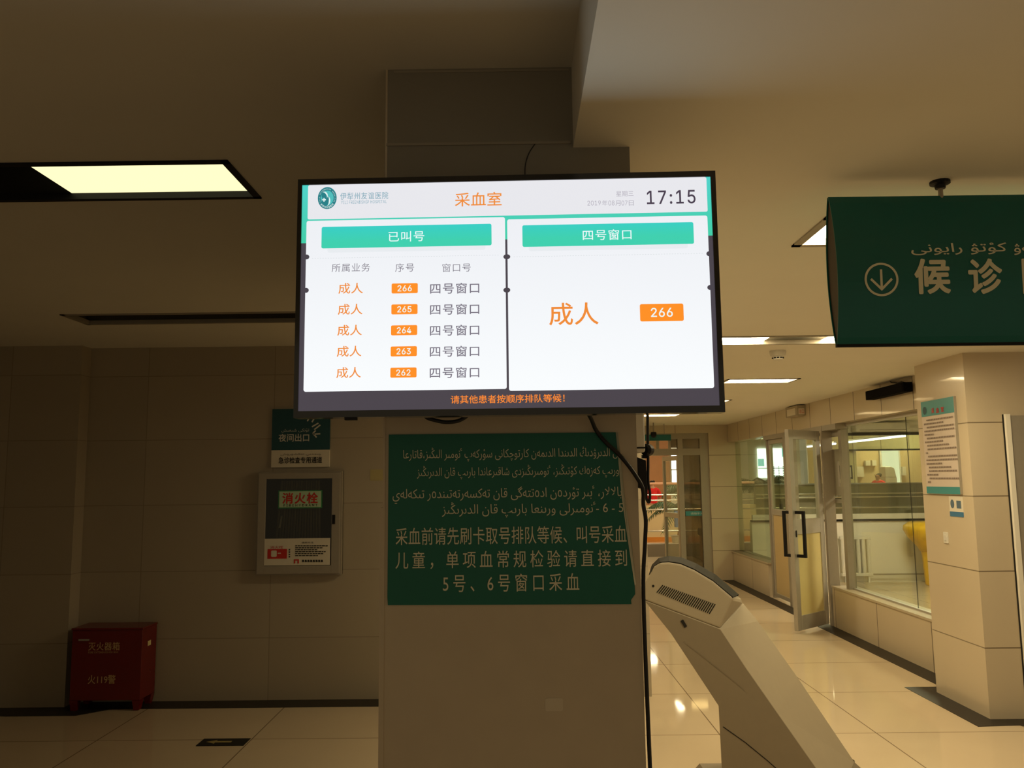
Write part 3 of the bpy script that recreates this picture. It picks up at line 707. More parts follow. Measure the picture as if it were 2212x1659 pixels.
nz = at(604, 1140, 1, 6.375); MB().tube([nz, nz + Vector((.006, 0, .03)), nz + Vector((.014, 0, .09))], [.014, .012, .010], 10).build('hose_nozzle', M['steel'], g)
st = pxbox(1, YF, 601, 696, 1059, 1098)
o = MB().box(st[0], st[1], YF - .001, YF + .006, st[2], st[3]).build('glass_label', mat('label_green', (.03, .22, .08), .5), door)
MB().box(st[0] + .008, st[1] - .008, YF - .002, YF - .001, st[2] + .008, st[3] - .008).build('label_face', mat('label_pale_green', (.45, .62, .42), .5), o)
pf_ = lambda u, v: (u, YF - .003, v)
line_ = MB(); fit(line_, '消火栓', pxbox(1, YF, 610, 687, 1064, 1088), pf_, .03, 1.15); line_.build('red_lettering', M['redink'], o)
line_ = MB(); fit(line_, 'FIREHYDRANT', pxbox(1, YF, 613, 686, 1089, 1094), pf_, .01, 1.5); line_.build('english_lettering', M['ink'], o)
po = pxbox(1, YF, 571, 713, 1163, 1221)
ps = MB().box(po[0], po[1], YF - .001, YF + .004, po[2], po[3]).build('instruction_poster', M['paper'], door)
rp = pxbox(1, YF, 578, 620, 1186, 1207); MB().box(rp[0], rp[1], YF - .002, YF - .001, rp[2], rp[3]).build('red_picture', M['redink'], ps)
mk = MB()
q = pxbox(1, YF, 586, 598, 1189, 1203); flat(mk, rrect(q, .008), YF - .003)
q = pxbox(1, YF, 600, 607, 1194, 1196); flat(mk, rrect(q, .002), YF - .003); mk.build('hydrant_drawing', M['paper'], ps)
mk = MB(); fit(mk, '消火栓', pxbox(1, YF, 584, 612, 1179, 1185), pf_); flat(mk, rrect(pxbox(1, YF, 635, 646, 1208, 1211), .001), YF - .003); flat(mk, rrect(pxbox(1, YF, 635, 638, 1211, 1217), .001), YF - .003); flat(mk, rrect(pxbox(1, YF, 643, 646, 1211, 1217), .001), YF - .003); mk.build('red_marks', M['redink'], ps)
mk = MB(); fit(mk, '使用方法', pxbox(1, YF, 652, 677, 1170, 1174), pf_)
random.seed(3)
for i in range(6):
    y = 1178 + i * 4.2; x = 638
    while x < 704 - (i % 3) * 9:
        wd = random.uniform(3, 7); q = pxbox(1, YF, x, x + wd, y, y + 2); flat(mk, [(q[0], q[2]), (q[1], q[2]), (q[1], q[3]), (q[0], q[3])], YF - .003); x += wd + 1.2
for i in range(8):
    x = 653 + i * 5.8; q = pxbox(1, YF, x, x + 4.4, 1209, 1214); flat(mk, [(q[0], q[2]), (q[1], q[2]), (q[1] - .003, q[3]), (q[0], q[3])], YF - .003)
for i in range(4):
    q = pxbox(1, YF, 624, 627, 1186 + i * 5, 1189 + i * 5); flat(mk, [(q[0], q[2]), (q[1], q[2]), (q[1], q[3]), (q[0], q[3])], YF - .003)
mk.build('printed_text', M['ink'], ps)
yl = pxbox(1, YW, 800, 821, 1014, 1038)
tag(MB().box(yl[0], yl[1] + .1, YW - .002, YW, yl[2], yl[3]).build('yellow_sticker', mat('faded_yellow', (.44, .37, .17), .6)), 'small yellow sticker on the left wall right of the hose cabinet', 'sticker')

# extinguisher box
bx0, bx1, by0, by1, bz0, bz1 = -3.272, -2.755, 6.16, 6.40, .075, .575
g = thing('extinguisher_box', 'red metal fire extinguisher box standing on the floor at the left wall', 'extinguisher box', ((bx0 + bx1) / 2, (by0 + by1) / 2, 0))
MB().box(bx0, bx1, by0, by1, bz0, bz1).build('body', M['red'], g, bevel=.004)
lid = MB().box(bx0 - .006, bx1 + .006, by0 - .008, by1, bz1, bz1 + .014).build('lid', M['red'], g, bevel=.004)
MB().box(-3.22, -3.14, by0 - .012, by0, bz1 - .075, bz1 - .062).build('latch', M['steel'], g)
for i, (fx, fy) in enumerate(((bx0, by0), (bx1 - .06, by0), (bx0, by1 - .06), (bx1 - .06, by1 - .06))):
    MB().loft([(fx, fy, bz0), (fx + .06, fy, bz0), (fx + .06, fy + .06, bz0), (fx, fy + .06, bz0)], [(fx + .01, fy + .008, 0.003), (fx + .048, fy + .008, 0.003), (fx + .048, fy + .05, 0.003), (fx + .01, fy + .05, 0.003)]).build('foot', M['red'], g)
pr = lambda u, v: (u, by0 - .002, v)
tx = MB(); fit(tx, '灭火器箱', pxbox(1, by0, 191, 259, 1387, 1405), pr, .012, 1.05)
fit(tx, 'FIRE EXTINGUISHER BOX', pxbox(1, by0, 191, 256, 1407, 1411), pr)
fit(tx, '火119警', pxbox(1, by0, 190, 250, 1458, 1477), pr, .012)
tx.build('gold_lettering', mat('gold_paint', (.55, .34, .14), .5), g)
MB().box(bx1, bx1 + .002, 6.25, 6.30, .44, .475).build('yellow_tag', M['yellow'], g)
fp = (-2.03, -1.73, 5.345, 5.485)
g = thing('floor_arrow_plate', 'dark emergency exit plate with yellow arrow set in the floor', 'floor sign', ((fp[0] + fp[1]) / 2, 5.41, 0))
MB().box(fp[0], fp[1], fp[2], fp[3], 0, .004).build('plate', M['dark'], g, bevel=.001)
a = MB(); cy = 5.415
a.prism([(-1.99, cy), (-1.93, cy + .035), (-1.93, cy + .014), (-1.83, cy + .014), (-1.83, cy - .014), (-1.93, cy - .014), (-1.93, cy - .035)], 'z', .004, .005)
a.build('arrow', mat('dull_yellow', (.30, .24, .08), .5), g)

# ------------------------------------------------------------------ leaning self-service kiosk behind the pillar
YK0, YK1 = 4.05, 4.55
A_ = lambda pts, Y: [at(x, y, 1, Y) for x, y in pts]
g = thing('kiosk', 'beige leaning self-service kiosk with dark curved screen right of the pillar', 'kiosk', (1.45, 4.3, 0))
headn = A_([(1407, 1236), (1413, 1224), (1426, 1216), (1445, 1215), (1470, 1219), (1500, 1232), (1540, 1256), (1584, 1293), (1555, 1358), (1500, 1337), (1391, 1296), (1372, 1284), (1390, 1262)], YK0)
headf = A_([(1405, 1238), (1410, 1222), (1423, 1209), (1445, 1205), (1472, 1208), (1503, 1221), (1545, 1245), (1600, 1293), (1606, 1305), (1560, 1330), (1450, 1290), (1390, 1270), (1395, 1255)], YK1)
MB().loft(headn, headf).build('head_shell', M['kiosk'], g, bevel=.010)
sn = A_([(1406, 1236), (1412, 1223), (1426, 1214), (1445, 1212.5), (1470, 1216), (1500, 1229), (1540, 1253), (1584, 1290)], YK0 + .012)
sf = A_([(1403.5, 1237), (1409, 1219), (1423, 1205), (1445, 1201), (1473, 1204), (1504, 1217), (1546, 1241), (1596, 1284)], YK1)
s = MB(); n = len(sn); dn = Vector((-.006, 0, -.012))
s.add(sn + sf + [v + dn for v in sn] + [v + dn for v in sf], [(i, i + 1, n + i + 1, n + i) for i in range(n - 1)] + [(2 * n + i, 3 * n + i, 3 * n + i + 1, 2 * n + i + 1) for i in range(n - 1)] + [(i, 2 * n + i, 2 * n + i + 1, i + 1) for i in range(n - 1)] + [(n + i, n + i + 1, 3 * n + i + 1, 3 * n + i) for i in range(n - 1)])
s.build('screen', M['screen_off'], g)
def lin(p, q, y): return (p[0] + (q[0] - p[0]) * (y - p[1]) / (q[1] - p[1]), y)
An, Bn = (1555, 1360), (1761.7, 1658); Af, Bf = (1606, 1303), (1852, 1659)
zb = .13
xn = at(*lin(An, Bn, 1659), 1, YK0); 
bodyn = A_([(1391, 1296), (1555, 1358), (1612, 1444), (1679, 1540), (1762, 1658)], YK0)
e = bodyn[-1] + (bodyn[-1] - bodyn[-2]) * ((bodyn[-1].z - zb) / (bodyn[-2].z - bodyn[-1].z)); 
bodyn += [e] + [Vector((at(1559, 1640, 1, YK0).x, YK0, zb))] + A_([(1552, 1525), (1448, 1367)], YK0)
bodyf = A_([(1400, 1290), (1606, 1303), (1637, 1341), (1724, 1464), (1848, 1650)], YK1)
e2 = bodyf[-1] + (bodyf[-1] - bodyf[-2]) * ((bodyf[-1].z - zb) / (bodyf[-2].z - bodyf[-1].z))
bodyf += [e2] + [Vector((v.x * YK1 / YK0 + .03, YK1, v.z + (.02 if i else 0))) for i, v in enumerate(bodyn[-3:])]
nn = len(bodyn)
side = MB(); side.add(bodyn, [tuple(range(nn))]); 
MB().loft(bodyn, bodyf).build('body', M['kiosk'], g, bevel=.006)
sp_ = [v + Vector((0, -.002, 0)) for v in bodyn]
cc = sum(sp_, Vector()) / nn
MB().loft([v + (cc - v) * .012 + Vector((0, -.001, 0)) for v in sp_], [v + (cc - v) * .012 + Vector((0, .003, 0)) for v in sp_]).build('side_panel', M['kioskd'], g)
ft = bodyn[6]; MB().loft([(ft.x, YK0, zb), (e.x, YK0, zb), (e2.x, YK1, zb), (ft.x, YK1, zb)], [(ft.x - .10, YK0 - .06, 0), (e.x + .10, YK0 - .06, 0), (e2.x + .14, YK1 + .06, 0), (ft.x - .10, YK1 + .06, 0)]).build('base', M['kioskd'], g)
vt = MB()
for i in range(27):
    u = i / 26; p = (1432 + (1545 - 1432) * u, 1264 + (1305 - 1264) * u); q = (1419 + (1532 - 1419) * u, 1280 + (1326 - 1280) * u)
    a, c = at(*p, 1, YK0 - .0015), at(*q, 1, YK0 - .0015); vt.tube([a, c], .0026, 5)
vt.build('vent_slots', M['dark'], g)
lk = MB(); c = at(1477, 1347, 1, YK0 - .004)
lk.box(c.x - .007, c.x + .007, YK0 - .008, YK0, c.z - .018, c.z + .018); o = lk.build('lock', M['dark'], g)
o.location = c - Vector(g.location); 
for v in o.data.vertices: v.co -= (c - Vector(g.location))
o.rotation_euler = (0, math.radians(-30), 0)
c = at(1411, 1266, 1, YK0 - .001); MB().tube([(c.x, YK0 - .002, c.z), (c.x, YK0 + .002, c.z)], .006, 10).build('screw_hole', M['dark'], g)
sl = MB(); sl.tube([at(1562, 1570, 1, YK0 - .0035), at(1610, 1604, 1, YK0 - .0035), at(1660, 1645, 1, YK0 - .0035), at(1690, 1672, 1, YK0 - .0035)], .0022, 5)
sl.build('panel_seam', M['dark'], g)
sg = MB()
for i in range(14):
    for j in range(5):
        c = at(1478 + i * 9 + j * 3.5, 1387 + i * 6.8 - j * 2 + (i * .35) ** 2 * .2 + j * 5, 1, YK0 - .0035)
        sg.box(c.x - .0025, c.x + .0025, YK0 - .0045, YK0 - .002, c.z - .0025, c.z + .0025)
sg.build('speaker_grille', M['kioskd'], g)

# ------------------------------------------------------------------ corridor right wall: doors, notices, fittings
def frame_leaf(name, label, p0, p1, z0, z1, zr0, zr1, st_w=.085, th=.045, panel='yellow', glass='glass', handles=True, bottom=.15, topw=.10):
    """door leaf from p0 (hinge) to p1 (free edge); mid rail zr0..zr1"""
    p0, p1 = Vector((*p0, 0)), Vector((*p1, 0)); L = (p1 - p0).length; ang = math.atan2(p1.y - p0.y, p1.x - p0.x)
    t = thing(name, label, 'door', (p0.x, p0.y, 0), rz=ang)
    f = MB(); h = th / 2
    f.box(0, st_w, -h, h, z0, z1).box(L - st_w, L, -h, h, z0, z1).box(st_w, L - st_w, -h, h, z0, z0 + bottom).box(st_w, L - st_w, -h, h, z1 - topw, z1).box(st_w, L - st_w, -h, h, zr0, zr1)
    f.build('frame', M['alu'], t, True, bevel=.003)
    MB().box(st_w, L - st_w, -.006, .006, zr1, z1 - topw).build('glass_pane', M[glass], t, True)
    MB().box(st_w, L - st_w, -.01, .01, z0 + bottom, zr0).build('lower_panel', M[panel], t, True)
    if handles:
        for sgn in (1, -1):
            m_ = MB(); hx_ = L - .06; zc0, zc1 = .80, 1.255; y0 = sgn * h; y1 = sgn * (h + .075)
            for zc in (zc0, zc1): m_.box(hx_ - .016, hx_ + .016, min(y0, y1), max(y0, y1), zc - .016, zc + .016)
            m_.box(hx_ - .016, hx_ + .016, min(y1, y1 + sgn * .03), max(y1, y1 + sgn * .03), zc0 - .016, zc1 + .016)
            m_.build('handle', M['black'], t, True, bevel=.004)
        MB().prism([(L - .055 + .012 * math.cos(a * math.pi / 8), 1.03 + (.024 if math.sin(a * math.pi / 8) > 0 else -.024) + .012 * math.sin(a * math.pi / 8)) for a in range(16)], 'y', -h - .004, h + .004).build('lock_plate', M['black'], t, True)
    return t


HXY = (3.40, 9.26); FXY = (2.905, 8.815)
fl_ = frame_leaf('glass_door', 'open aluminium door leaf with yellow lower panel and black pull handles', HXY, FXY, .03, 2.14, 1.02, 1.18)
sl_ = frame_leaf('side_door', 'closed aluminium door leaf with tan lower panel behind the open leaf', (XR + .06, 11.38), (XR + .06, 10.62), .03, 2.14, 1.12, 1.20, panel='orange', glass='glassg', handles=False, bottom=.05, topw=.06, st_w=.05)
for zc in (.3, 1.1, 1.9):
    MB().tube([(-.012, 0, zc - .06), (-.012, 0, zc + .06)], .012, 8).build('hinge', M['alud'], fl_, True)
df = MB()
df.box(XG - .06, XG + .02, 8.88, 8.96, .44, 2.20).box(XR - .01, XR + .10, 9.24, 9.30, 0, 2.20).box(XR - .01, XR + .14, 10.54, 10.62, 0, 2.2).box(XR + .03, XR + .10, 11.40, 11.46, 0, 2.2).box(XR - .006, XR + .136, 8.85, 11.45, 2.14, 2.199)
struct(df.build('trim_12', M['alud']))
br_ = MB()
for z0, z1 in ((2.07, 2.139), (1.80, 1.93), (1.42, 1.52), (1.34, 1.38)): br_.box(XG - .02, XG + .0, 8.96, 9.24, z0, z1)
br_.box(XG - .02, XG, 9.12, 9.24, 1.52, 1.80)
struct(br_.build('trim_13', M['alud']))

XP = 3.158
def side_box(x0, x1, y0, y1, X=XP):
    a, b_, c, d = (at(x, y, 0, X) for x, y in ((x0, y0), (x1, y0), (x0, y1), (x1, y1)))
    return ((a.y + c.y) / 2, (b_.y + d.y) / 2, (c.z + d.z) / 2, (a.z + b_.z) / 2)
nbx = (6.35, 5.87, 1.495, 2.195)
g = thing('notice_board', 'tall teal and pink patient notice board on the side of the right pillar', 'notice board', (XP, 6.11, 1.495))
MB().box(XP - .012, XP, nbx[1], nbx[0], nbx[2], nbx[3]).build('board', M['pinkpaper'], g, bevel=.001)
MB().box(XP - .014, XP - .012, nbx[1], nbx[0], nbx[3] - .115, nbx[3]).build('teal_band', M['tealb'], g)
MB().box(XP - .014, XP - .012, nbx[1], nbx[0], nbx[2], nbx[2] + .052).build('teal_band', M['tealb'], g)
ed = MB().box(XP - .016, XP, nbx[1] - .008, nbx[1], nbx[2], nbx[3]); ed.build('edge_strip', M['alud'], g)
ps_ = lambda u, v: (XP - .0155, u, v)
tx = MB()
for i, ch in enumerate('采血室'): fit(tx, ch, (6.35 - .155 - i * .07, 6.35 - .20 - i * .07, 2.095, 2.135), ps_, .02, 1, (-1, 0, 0))
tx.build('red_title', M['redink'], g)
c = MB(); flat_pts = [(XP - .0155, 6.295 + .028 * math.cos(a * math.pi / 12), 2.125 + .030 * math.sin(a * math.pi / 12)) for a in range(24)]
c.add(flat_pts, [tuple(range(24))]); c.build('emblem', M['teal'], g)
tx = MB(); random.seed(5)
lens = [(.07, .44), (.03, .30), (.07, .46), (.03, .46), (.03, .16), (.06, .46), (.03, .28), (.06, .36), (.06, .46), (.03, .05), (.06, .46), (.03, .46), (.03, .24), (.06, .37), (.06, .46), (.03, .18), (.06, .46), (.03, .07)]
for i, (a, b_) in enumerate(lens):
    z = 2.055 - i * .0275; u = a
    while u < b_:
        wd = .018 if random.random() > .12 else .009
        fit(tx, random.choice('日目田回国同周'), (6.35 - u, 6.35 - u - wd, z - .015, z), ps_) if 0 else tx.add([ps_(6.35 - u, z - .012), ps_(6.35 - u - wd, z - .012), ps_(6.35 - u - wd, z), ps_(6.35 - u, z)], [(0, 1, 2, 3)])
        u += wd + .005
tx.build('small_print', mat('faded_ink', (.24, .18, .15), .6), g)

qb = (6.055, 5.875, 1.335, 1.48)
g = thing('service_poster', 'small white and blue poster on the pillar below the notice board', 'poster', (XP, 5.96, 1.335))
MB().box(XP - .003, XP, qb[1], qb[0], qb[2] + .035, qb[3]).build('sheet', M['paper'], g)
MB().box(XP - .0032, XP, qb[1], qb[0], qb[2], qb[2] + .035).build('blue_band', mat('blue_print', (.05, .18, .34), .4), g)
c = MB(); c.add([(XP - .0036, 6.012 + .026 * math.cos(a * math.pi / 12), 1.425 + .032 * math.sin(a * math.pi / 12)) for a in range(24)], [tuple(range(24))])
c.add([(XP - .0036, u, v) for u, v in ((5.955, 1.395), (5.895, 1.395), (5.895, 1.45), (5.955, 1.45))], [(0, 1, 2, 3)])
c.build('blue_print_marks', mat('blue_ink', (.10, .16, .22), .5), g)
g = thing('light_switch', 'white wall switch low on the right pillar under the posters', 'switch', (XP, 6.14, 1.14))
MB().box(XP - .008, XP, 6.105, 6.165, 1.135, 1.215).build('plate', M['white'], g, bevel=.002)
MB().box(XP - .012, XP - .008, 6.12, 6.15, 1.155, 1.195).build('rocker', M['white'], g)

g = thing('led_bar', 'black unlit LED display bar high on the wall above the windows', 'LED display', (XR, 7.43, 2.36))
MB().box(XR - .10, XR - .02, 7.05, 7.82, 2.352, 2.436).build('casing', M['matte'], g, bevel=.004)
MB().box(XR - .103, XR - .10, 7.07, 7.80, 2.362, 2.426).build('display_window', M['matte'], g)
for y in (7.2, 7.66): MB().box(XR - .02, XR, y - .02, y + .02, 2.37, 2.42).build('bracket', M['alud'], g)
MB().tube([(XR - .06, 7.10, 2.436), (XR - .06, 7.16, 2.45), (XR - .03, 7.30, 2.455), (XR - .03, 7.42, 2.475), (XR - .02, 7.46, ZL)], .006, 6).build('cable', M['rubber'], g)
g = thing('exit_light', 'small grey box sign with faint marks high on the tiled wall', 'exit sign', (XR, 9.95, 2.36))
MB().box(XR - .10, XR, 9.74, 10.16, 2.355, ZL - .01).build('casing', M['kiosk'], g, bevel=.004)
MB().box(XR - .104, XR - .10, 9.80, 10.10, 2.37, 2.45).box(XR - .085, XR - .015, 9.737, 9.74, 2.37, 2.44).build('face', M['paper'], g)
mk = MB()
fit(mk, '出口', (XR - .078, XR - .022, 2.38, 2.43), lambda u, v: (u, 9.735, v)); mk.build('red_marks', M['redink'], g)
sd = at(1692, 752, 2, ZL)
g = thing('smoke_detector', 'round white smoke detector on the corridor ceiling', 'smoke detector', (sd.x, sd.y + .12, ZL))
MB().lathe((sd.x, sd.y + .12, ZL), [(0, 0), (.055, 0), (.055, -.012), (.048, -.035), (.034, -.04), (0, -.04)][::-1], 24).build('base', M['white'], g)
MB().lathe((sd.x, sd.y + .12, ZL), [(.030, -.062), (.034, -.055), (.034, -.04), (.0, -.04)], 24).build('sensing_head', M['white'], g)
sl = MB()
for k in range(10):
    a = 2 * math.pi * k / 10; x, y = sd.x + .034 * math.cos(a), sd.y + .12 + .034 * math.sin(a); sl.box(x - .006, x + .006, y - .006, y + .006, ZL - .053, ZL - .046)
sl.build('slots', M['dark'], g)

# ------------------------------------------------------------------ glazed room behind the right wall
YR = 13.0
XE = 6.75
struct(MB().box(XR + .22, XE + .6, YR, YR + .12, 0, .93).box(XR + .22, XE + .6, YR, YR + .12, 2.31, ZL).box(6.48, XE + .6, YR, YR + .12, .93, 2.31).build('wall_room_back', M['paint']))
struct(bbox(XE + .4, XE + .5, 6.0, YR, 0, ZL).build('wall_room_side', M['paint']))
struct(bbox(XR + .2, XE + .6, 6.0, YR + .12, ZL, ZL + .05).build('ceiling_room', M['paint']))
struct(bbox(XR + .22, XE + .5, 6.0, 6.1, 0, ZL).build('wall_room_front', M['paint']))
wf = MB()
for x0, x1, z0, z1 in ((XR + .22, 6.48, .93, .965), (XR + .22, 6.48, 2.27, 2.31), (6.42, 6.479, .931, 2.309)): wf.box(x0, x1, YR - (.03 if z1 - z0 < 1 else .034), YR + .08, z0, z1)
struct(wf.build('trim_14', M['dark']))
struct(bbox(XR + .22, 6.42, YR - .06, YR, .965, 1.045).build('trim_15', M['white']))
struct(bbox(XR + .22, 6.42, YR + .03, YR + .04, 1.045, 2.27).build('window_5', M['glass']))
struct(bbox(6.48, 6.62, YR - .04, YR, .93, 2.36).build('trim_16', M['dark']))
ra = thing('radiator', 'white column radiator under the window inside the glazed room', 'radiator', (5.24, YR - .06, .0))
for i in range(6):
    x = 5.04 + i * .08
    MB().tube([(x, YR - .07, .14), (x, YR - .07, .66)], .030, 8).build('column', M['white'], ra)
for z in (.12, .68): MB().box(5.0, 5.48, YR - .10, YR - .04, z - .025, z + .025).build('header', M['white'], ra, bevel=.01)
MB().tube([(5.48, YR - .07, .12), (6.6, YR - .07, .12)], .012, 8).build('pipe', M['alud'], ra)
for x in (5.06, 5.42): MB().box(x - .012, x + .012, YR - .09, YR - .05, 0, .10).build('foot', M['white'], ra)
bn = thing('waste_bin', 'yellow medical waste bin with a flared yellow bag seen through the right window', 'waste bin', (6.25, 12.5, 0))
MB().lathe((6.25, 12.5, 0), [(.0, 0), (.155, 0), (.165, .02), (.185, .42), (.20, .50), (.0, .50)], 10).build('tub', M['binyellow'], bn, bevel=.01)
MB().lathe((6.25, 12.5, 0), [(0, .50), (.205, .50), (.25, .58), (.36, .70), (.42, .82), (.41, .88), (.34, .93), (0, .94)], 14).build('bag', M['binyellow'], bn, smooth=True)
MB().tube([(6.19, 12.33, .49), (6.25, 12.295, .51), (6.31, 12.33, .49)], .014, 8).build('bag_tie', M['binyellow'], bn)
acx = thing('air_conditioner', 'white wall air conditioner above the window inside the glazed room', 'air conditioner', (5.7, YR - .1, 2.32))
MB().box(5.3, 6.15, YR - .2, YR, 2.32, 2.46).build('casing', M['white'], acx, bevel=.02)
MB().box(5.36, 6.09, YR - .205, YR - .2, 2.335, 2.35).build('louvre', M['alud'], acx)
rl = mat('room_light', (.8, .8, .75), .5, emit=(1, .90, .60), estr=42)
for i, (x, y) in enumerate(((5.2, 8.4), (5.2, 11.0))):
    t = thing('room_light', ('ceiling light nearer the front', 'ceiling light nearer the radiator')[i] + ' inside the glazed room', 'ceiling light', (x, y, ZL))
    MB().box(x - .3, x + .3, y - .3, y + .3, ZL - .03, ZL).build('housing', M['white'], t)
    MB().box(x - .27, x + .27, y - .27, y + .27, ZL - .034, ZL - .03).build('diffuser', rl, t)

# ------------------------------------------------------------------ atrium beyond the corridor and the room
YP, YBK, YAT = 17.45, 21.5, 27.0
struct(bbox(1.0, 13, YP, YP + .25, 0, .26).build('wall_parapet', mat('grey_parapet', (.20, .165, .12), .5)))
struct(bbox(1.0, 6.2, YBK, YBK + .15, 0, .93).build('wall_gallery', M['beige']))
struct(bbox(6.2, 13.5, YBK, YBK + .15, 0, 1.42).build('wall_counter_front', M['olive']))
struct(bbox(1.0, 6.2, YBK - .02, YBK, 0, .12).build('baseboard_gallery', M['orangeb']))
struct(bbox(1.0, 5.03, YAT, YAT + .2, 0, 3.6).build('wall_wood', M['wood']))
struct(bbox(5.03, 9.3, YAT, YAT + .2, 0, 1.5).box(5.03, 9.3, YAT, YAT + .2, 2.62, 3.6).box(5.47, 9.3, YAT, YAT + .2, 1.5, 2.62).build('wall_window_surround', M['paint']))
dayl = emit_mat('daylight_pane', (.93, .97, 1.0), 7.0)
struct(bbox(5.03, 5.47, YAT + .05, YAT + .06, 1.5, 2.62).build('window_6', dayl))
g = thing('lit_panel', 'bright white and cyan lit panel seen through the side door glass', 'lit panel', (8.38, YAT, 1.6))
MB().box(7.90, 8.86, YAT - .05, YAT - .002, 1.60, 2.56).build('white_face', emit_mat('panel_white', (.95, 1, 1), 4.5), g)
cy_ = emit_mat('panel_cyan', (.10, .75, .85), 1.6); cl_ = emit_mat('panel_pale_cyan', (.42, .92, .98), 1.6); gd_ = emit_mat('panel_marks', (.25, .40, .50), .8)
for a in ((8.70, 8.86, 2.28, 2.56, cy_), (7.90, 8.10, 1.98, 2.22, cl_), (8.22, 8.32, 1.92, 2.30, cl_), (7.90, 8.86, 1.90, 1.922, gd_)): MB().box(a[0], a[1], YAT - .055, YAT - .05, a[2], a[3]).build('colour_field', a[4], g)
for x in (8.40, 8.56, 8.70):
    for i in range(6): MB().box(x, x + .028, YAT - .054, YAT - .05, 1.66 + i * .055, 1.695 + i * .055).build('mark', gd_, g)
wfm = MB()
for x in (5.03, 5.43): wfm.box(x, x + .05, YAT - .02, YAT + .05, 1.5, 2.62)
wfm.box(5.03, 5.47, YAT - .016, YAT + .05, 1.88, 1.92)
struct(wfm.build('trim_17', M['alud']))
struct(bbox(.8, 13.8, YE + .2, YAT + .2, 3.6, 3.7).build('ceiling_atrium', M['paint']))
struct(MB().box(9.2, 13.8, 24.0, 24.15, 2.40, 3.6).box(9.2, 9.9, 24.0, 24.15, .0, 2.4).build('wall_counter', tile_mat('cream_panel', (.62, .54, .30), (.25, .2, .1), .82, 4, 9.0, 0, 'xz', .012, .5)))
struct(bbox(9.2, 13.8, 23.9, 24.2, 2.36, 2.40).build('trim_18', M['dark']))
struct(bbox(9.2, 13.8, 26.0, 26.1, 0, 3.6).build('wall_office_back', M['beige']))
struct(bbox(.8, 1.0, YE + .2, YAT + .2, 0, 3.6).build('wall_atrium_left', M['beige']))
struct(bbox(13.7, 13.8, 13.2, YAT + .2, 0, 3.6).build('wall_atrium_right', M['beige']))
struct(bbox(3.65, 3.75, YE + .2, YP, 0, 0.02).build('trim_19', M['border']))
alm = mat('atrium_light', (.8, .8, .7), .5, emit=(1, .86, .55), estr=S_ATRIUM)
for i, (x, y, d) in enumerate(((3.6, 16.0, 'before the parapet'), (4.2, 19.6, 'over the palms'), (3.4, 24.4, 'before the wooden wall'), (7.0, 20.6, 'over the olive counter'), (11.4, 22.6, 'before the cream counter wall'), (11.6, 25.0, 'in the back office'))):
    t = thing('ceiling_panel_light', 'square atrium ceiling light ' + d, 'ceiling light', (x, y, 3.6))
    MB().box(x - .6, x + .6, y - .3, y + .3, 3.56, 3.6).build('housing', M['white'], t)
    MB().box(x - .56, x + .56, y - .27, y + .27, 3.553, 3.56).build('diffuser', alm, t)
g = thing('counter_rail', 'double steel rail along the olive counter seen through the right window', 'railing', (9.8, YBK - .06, 1.0))
for z in (1.18, 1.09): MB().tube([(6.2, YBK - .06, z), (13.2, YBK - .06, z)], .022, 8).build('rail', M['steel'], g)
for x in (6.4, 8.3, 10.2, 12.1): MB().box(x - .015, x + .015, YBK - .07, YBK, 1.07, 1.20).build('bracket', M['alud'], g)
MB().box(6.2, 13.2, YBK - .02, YBK + .17, 1.42, 1.45).build('counter_edge', M['steel'], g)
# railing near
g = thing('near_railing', 'black post railing on the grey parapet beyond the glass doors', 'railing', (3.6, YP + .12, .26))
for x in (2.3, 3.15, 4.3, 5.6): MB().box(x - .035, x + .035, YP + .09, YP + .15, .26, 1.06).build('post', M['black'], g)
for z in (.97, .52): MB().tube([(1.1, YP + .12, z), (12.8, YP + .12, z)], .016, 8).build('rail', M['steel'], g)
g = thing('gallery_railing', 'pink handrail with steel rails along the beige gallery wall', 'railing', (6, YBK + .07, .93))
MB().tube([(1.1, YBK + .07, 1.49), (6.2, YBK + .07, 1.49)], .032, 10).build('handrail', M['pink'], g)
for z in (1.20, 1.06): MB().tube([(1.1, YBK + .07, z), (6.2, YBK + .07, z)], .020, 8).build('rail', M['steel'], g)
for x in (1.8, 5.4): MB().box(x - .03, x + .03, YBK + .04, YBK + .10, .93, 1.47).build('post', M['alud'], g)
for (xa, ya, xb, yb, la) in ((8.0, 16.9, 8.0, 20.2, 'long'), (8.0, 20.6, 8.0, 22.6, 'short')):
    t = thing('tube_lamp', la + ' hanging tube lamp seen through the right window', 'tube lamp', (xa, (ya + yb) / 2, 2.46))
    MB().tube([(xa, ya, 2.44), (xb, yb, 2.44)], .022, 10).build('tube', emit_mat('tube_' + la, (1, .97, .93), 4), t)
    MB().box(xa - .04, xa + .04, ya, yb, 2.465, 2.50).build('batten', M['white'], t)
    for y in (ya + .3, yb - .3): MB().tube([(xa, y, 2.5), (xa, y, 3.6)], .004, 6).build('hanger_wire', M['alud'], t)


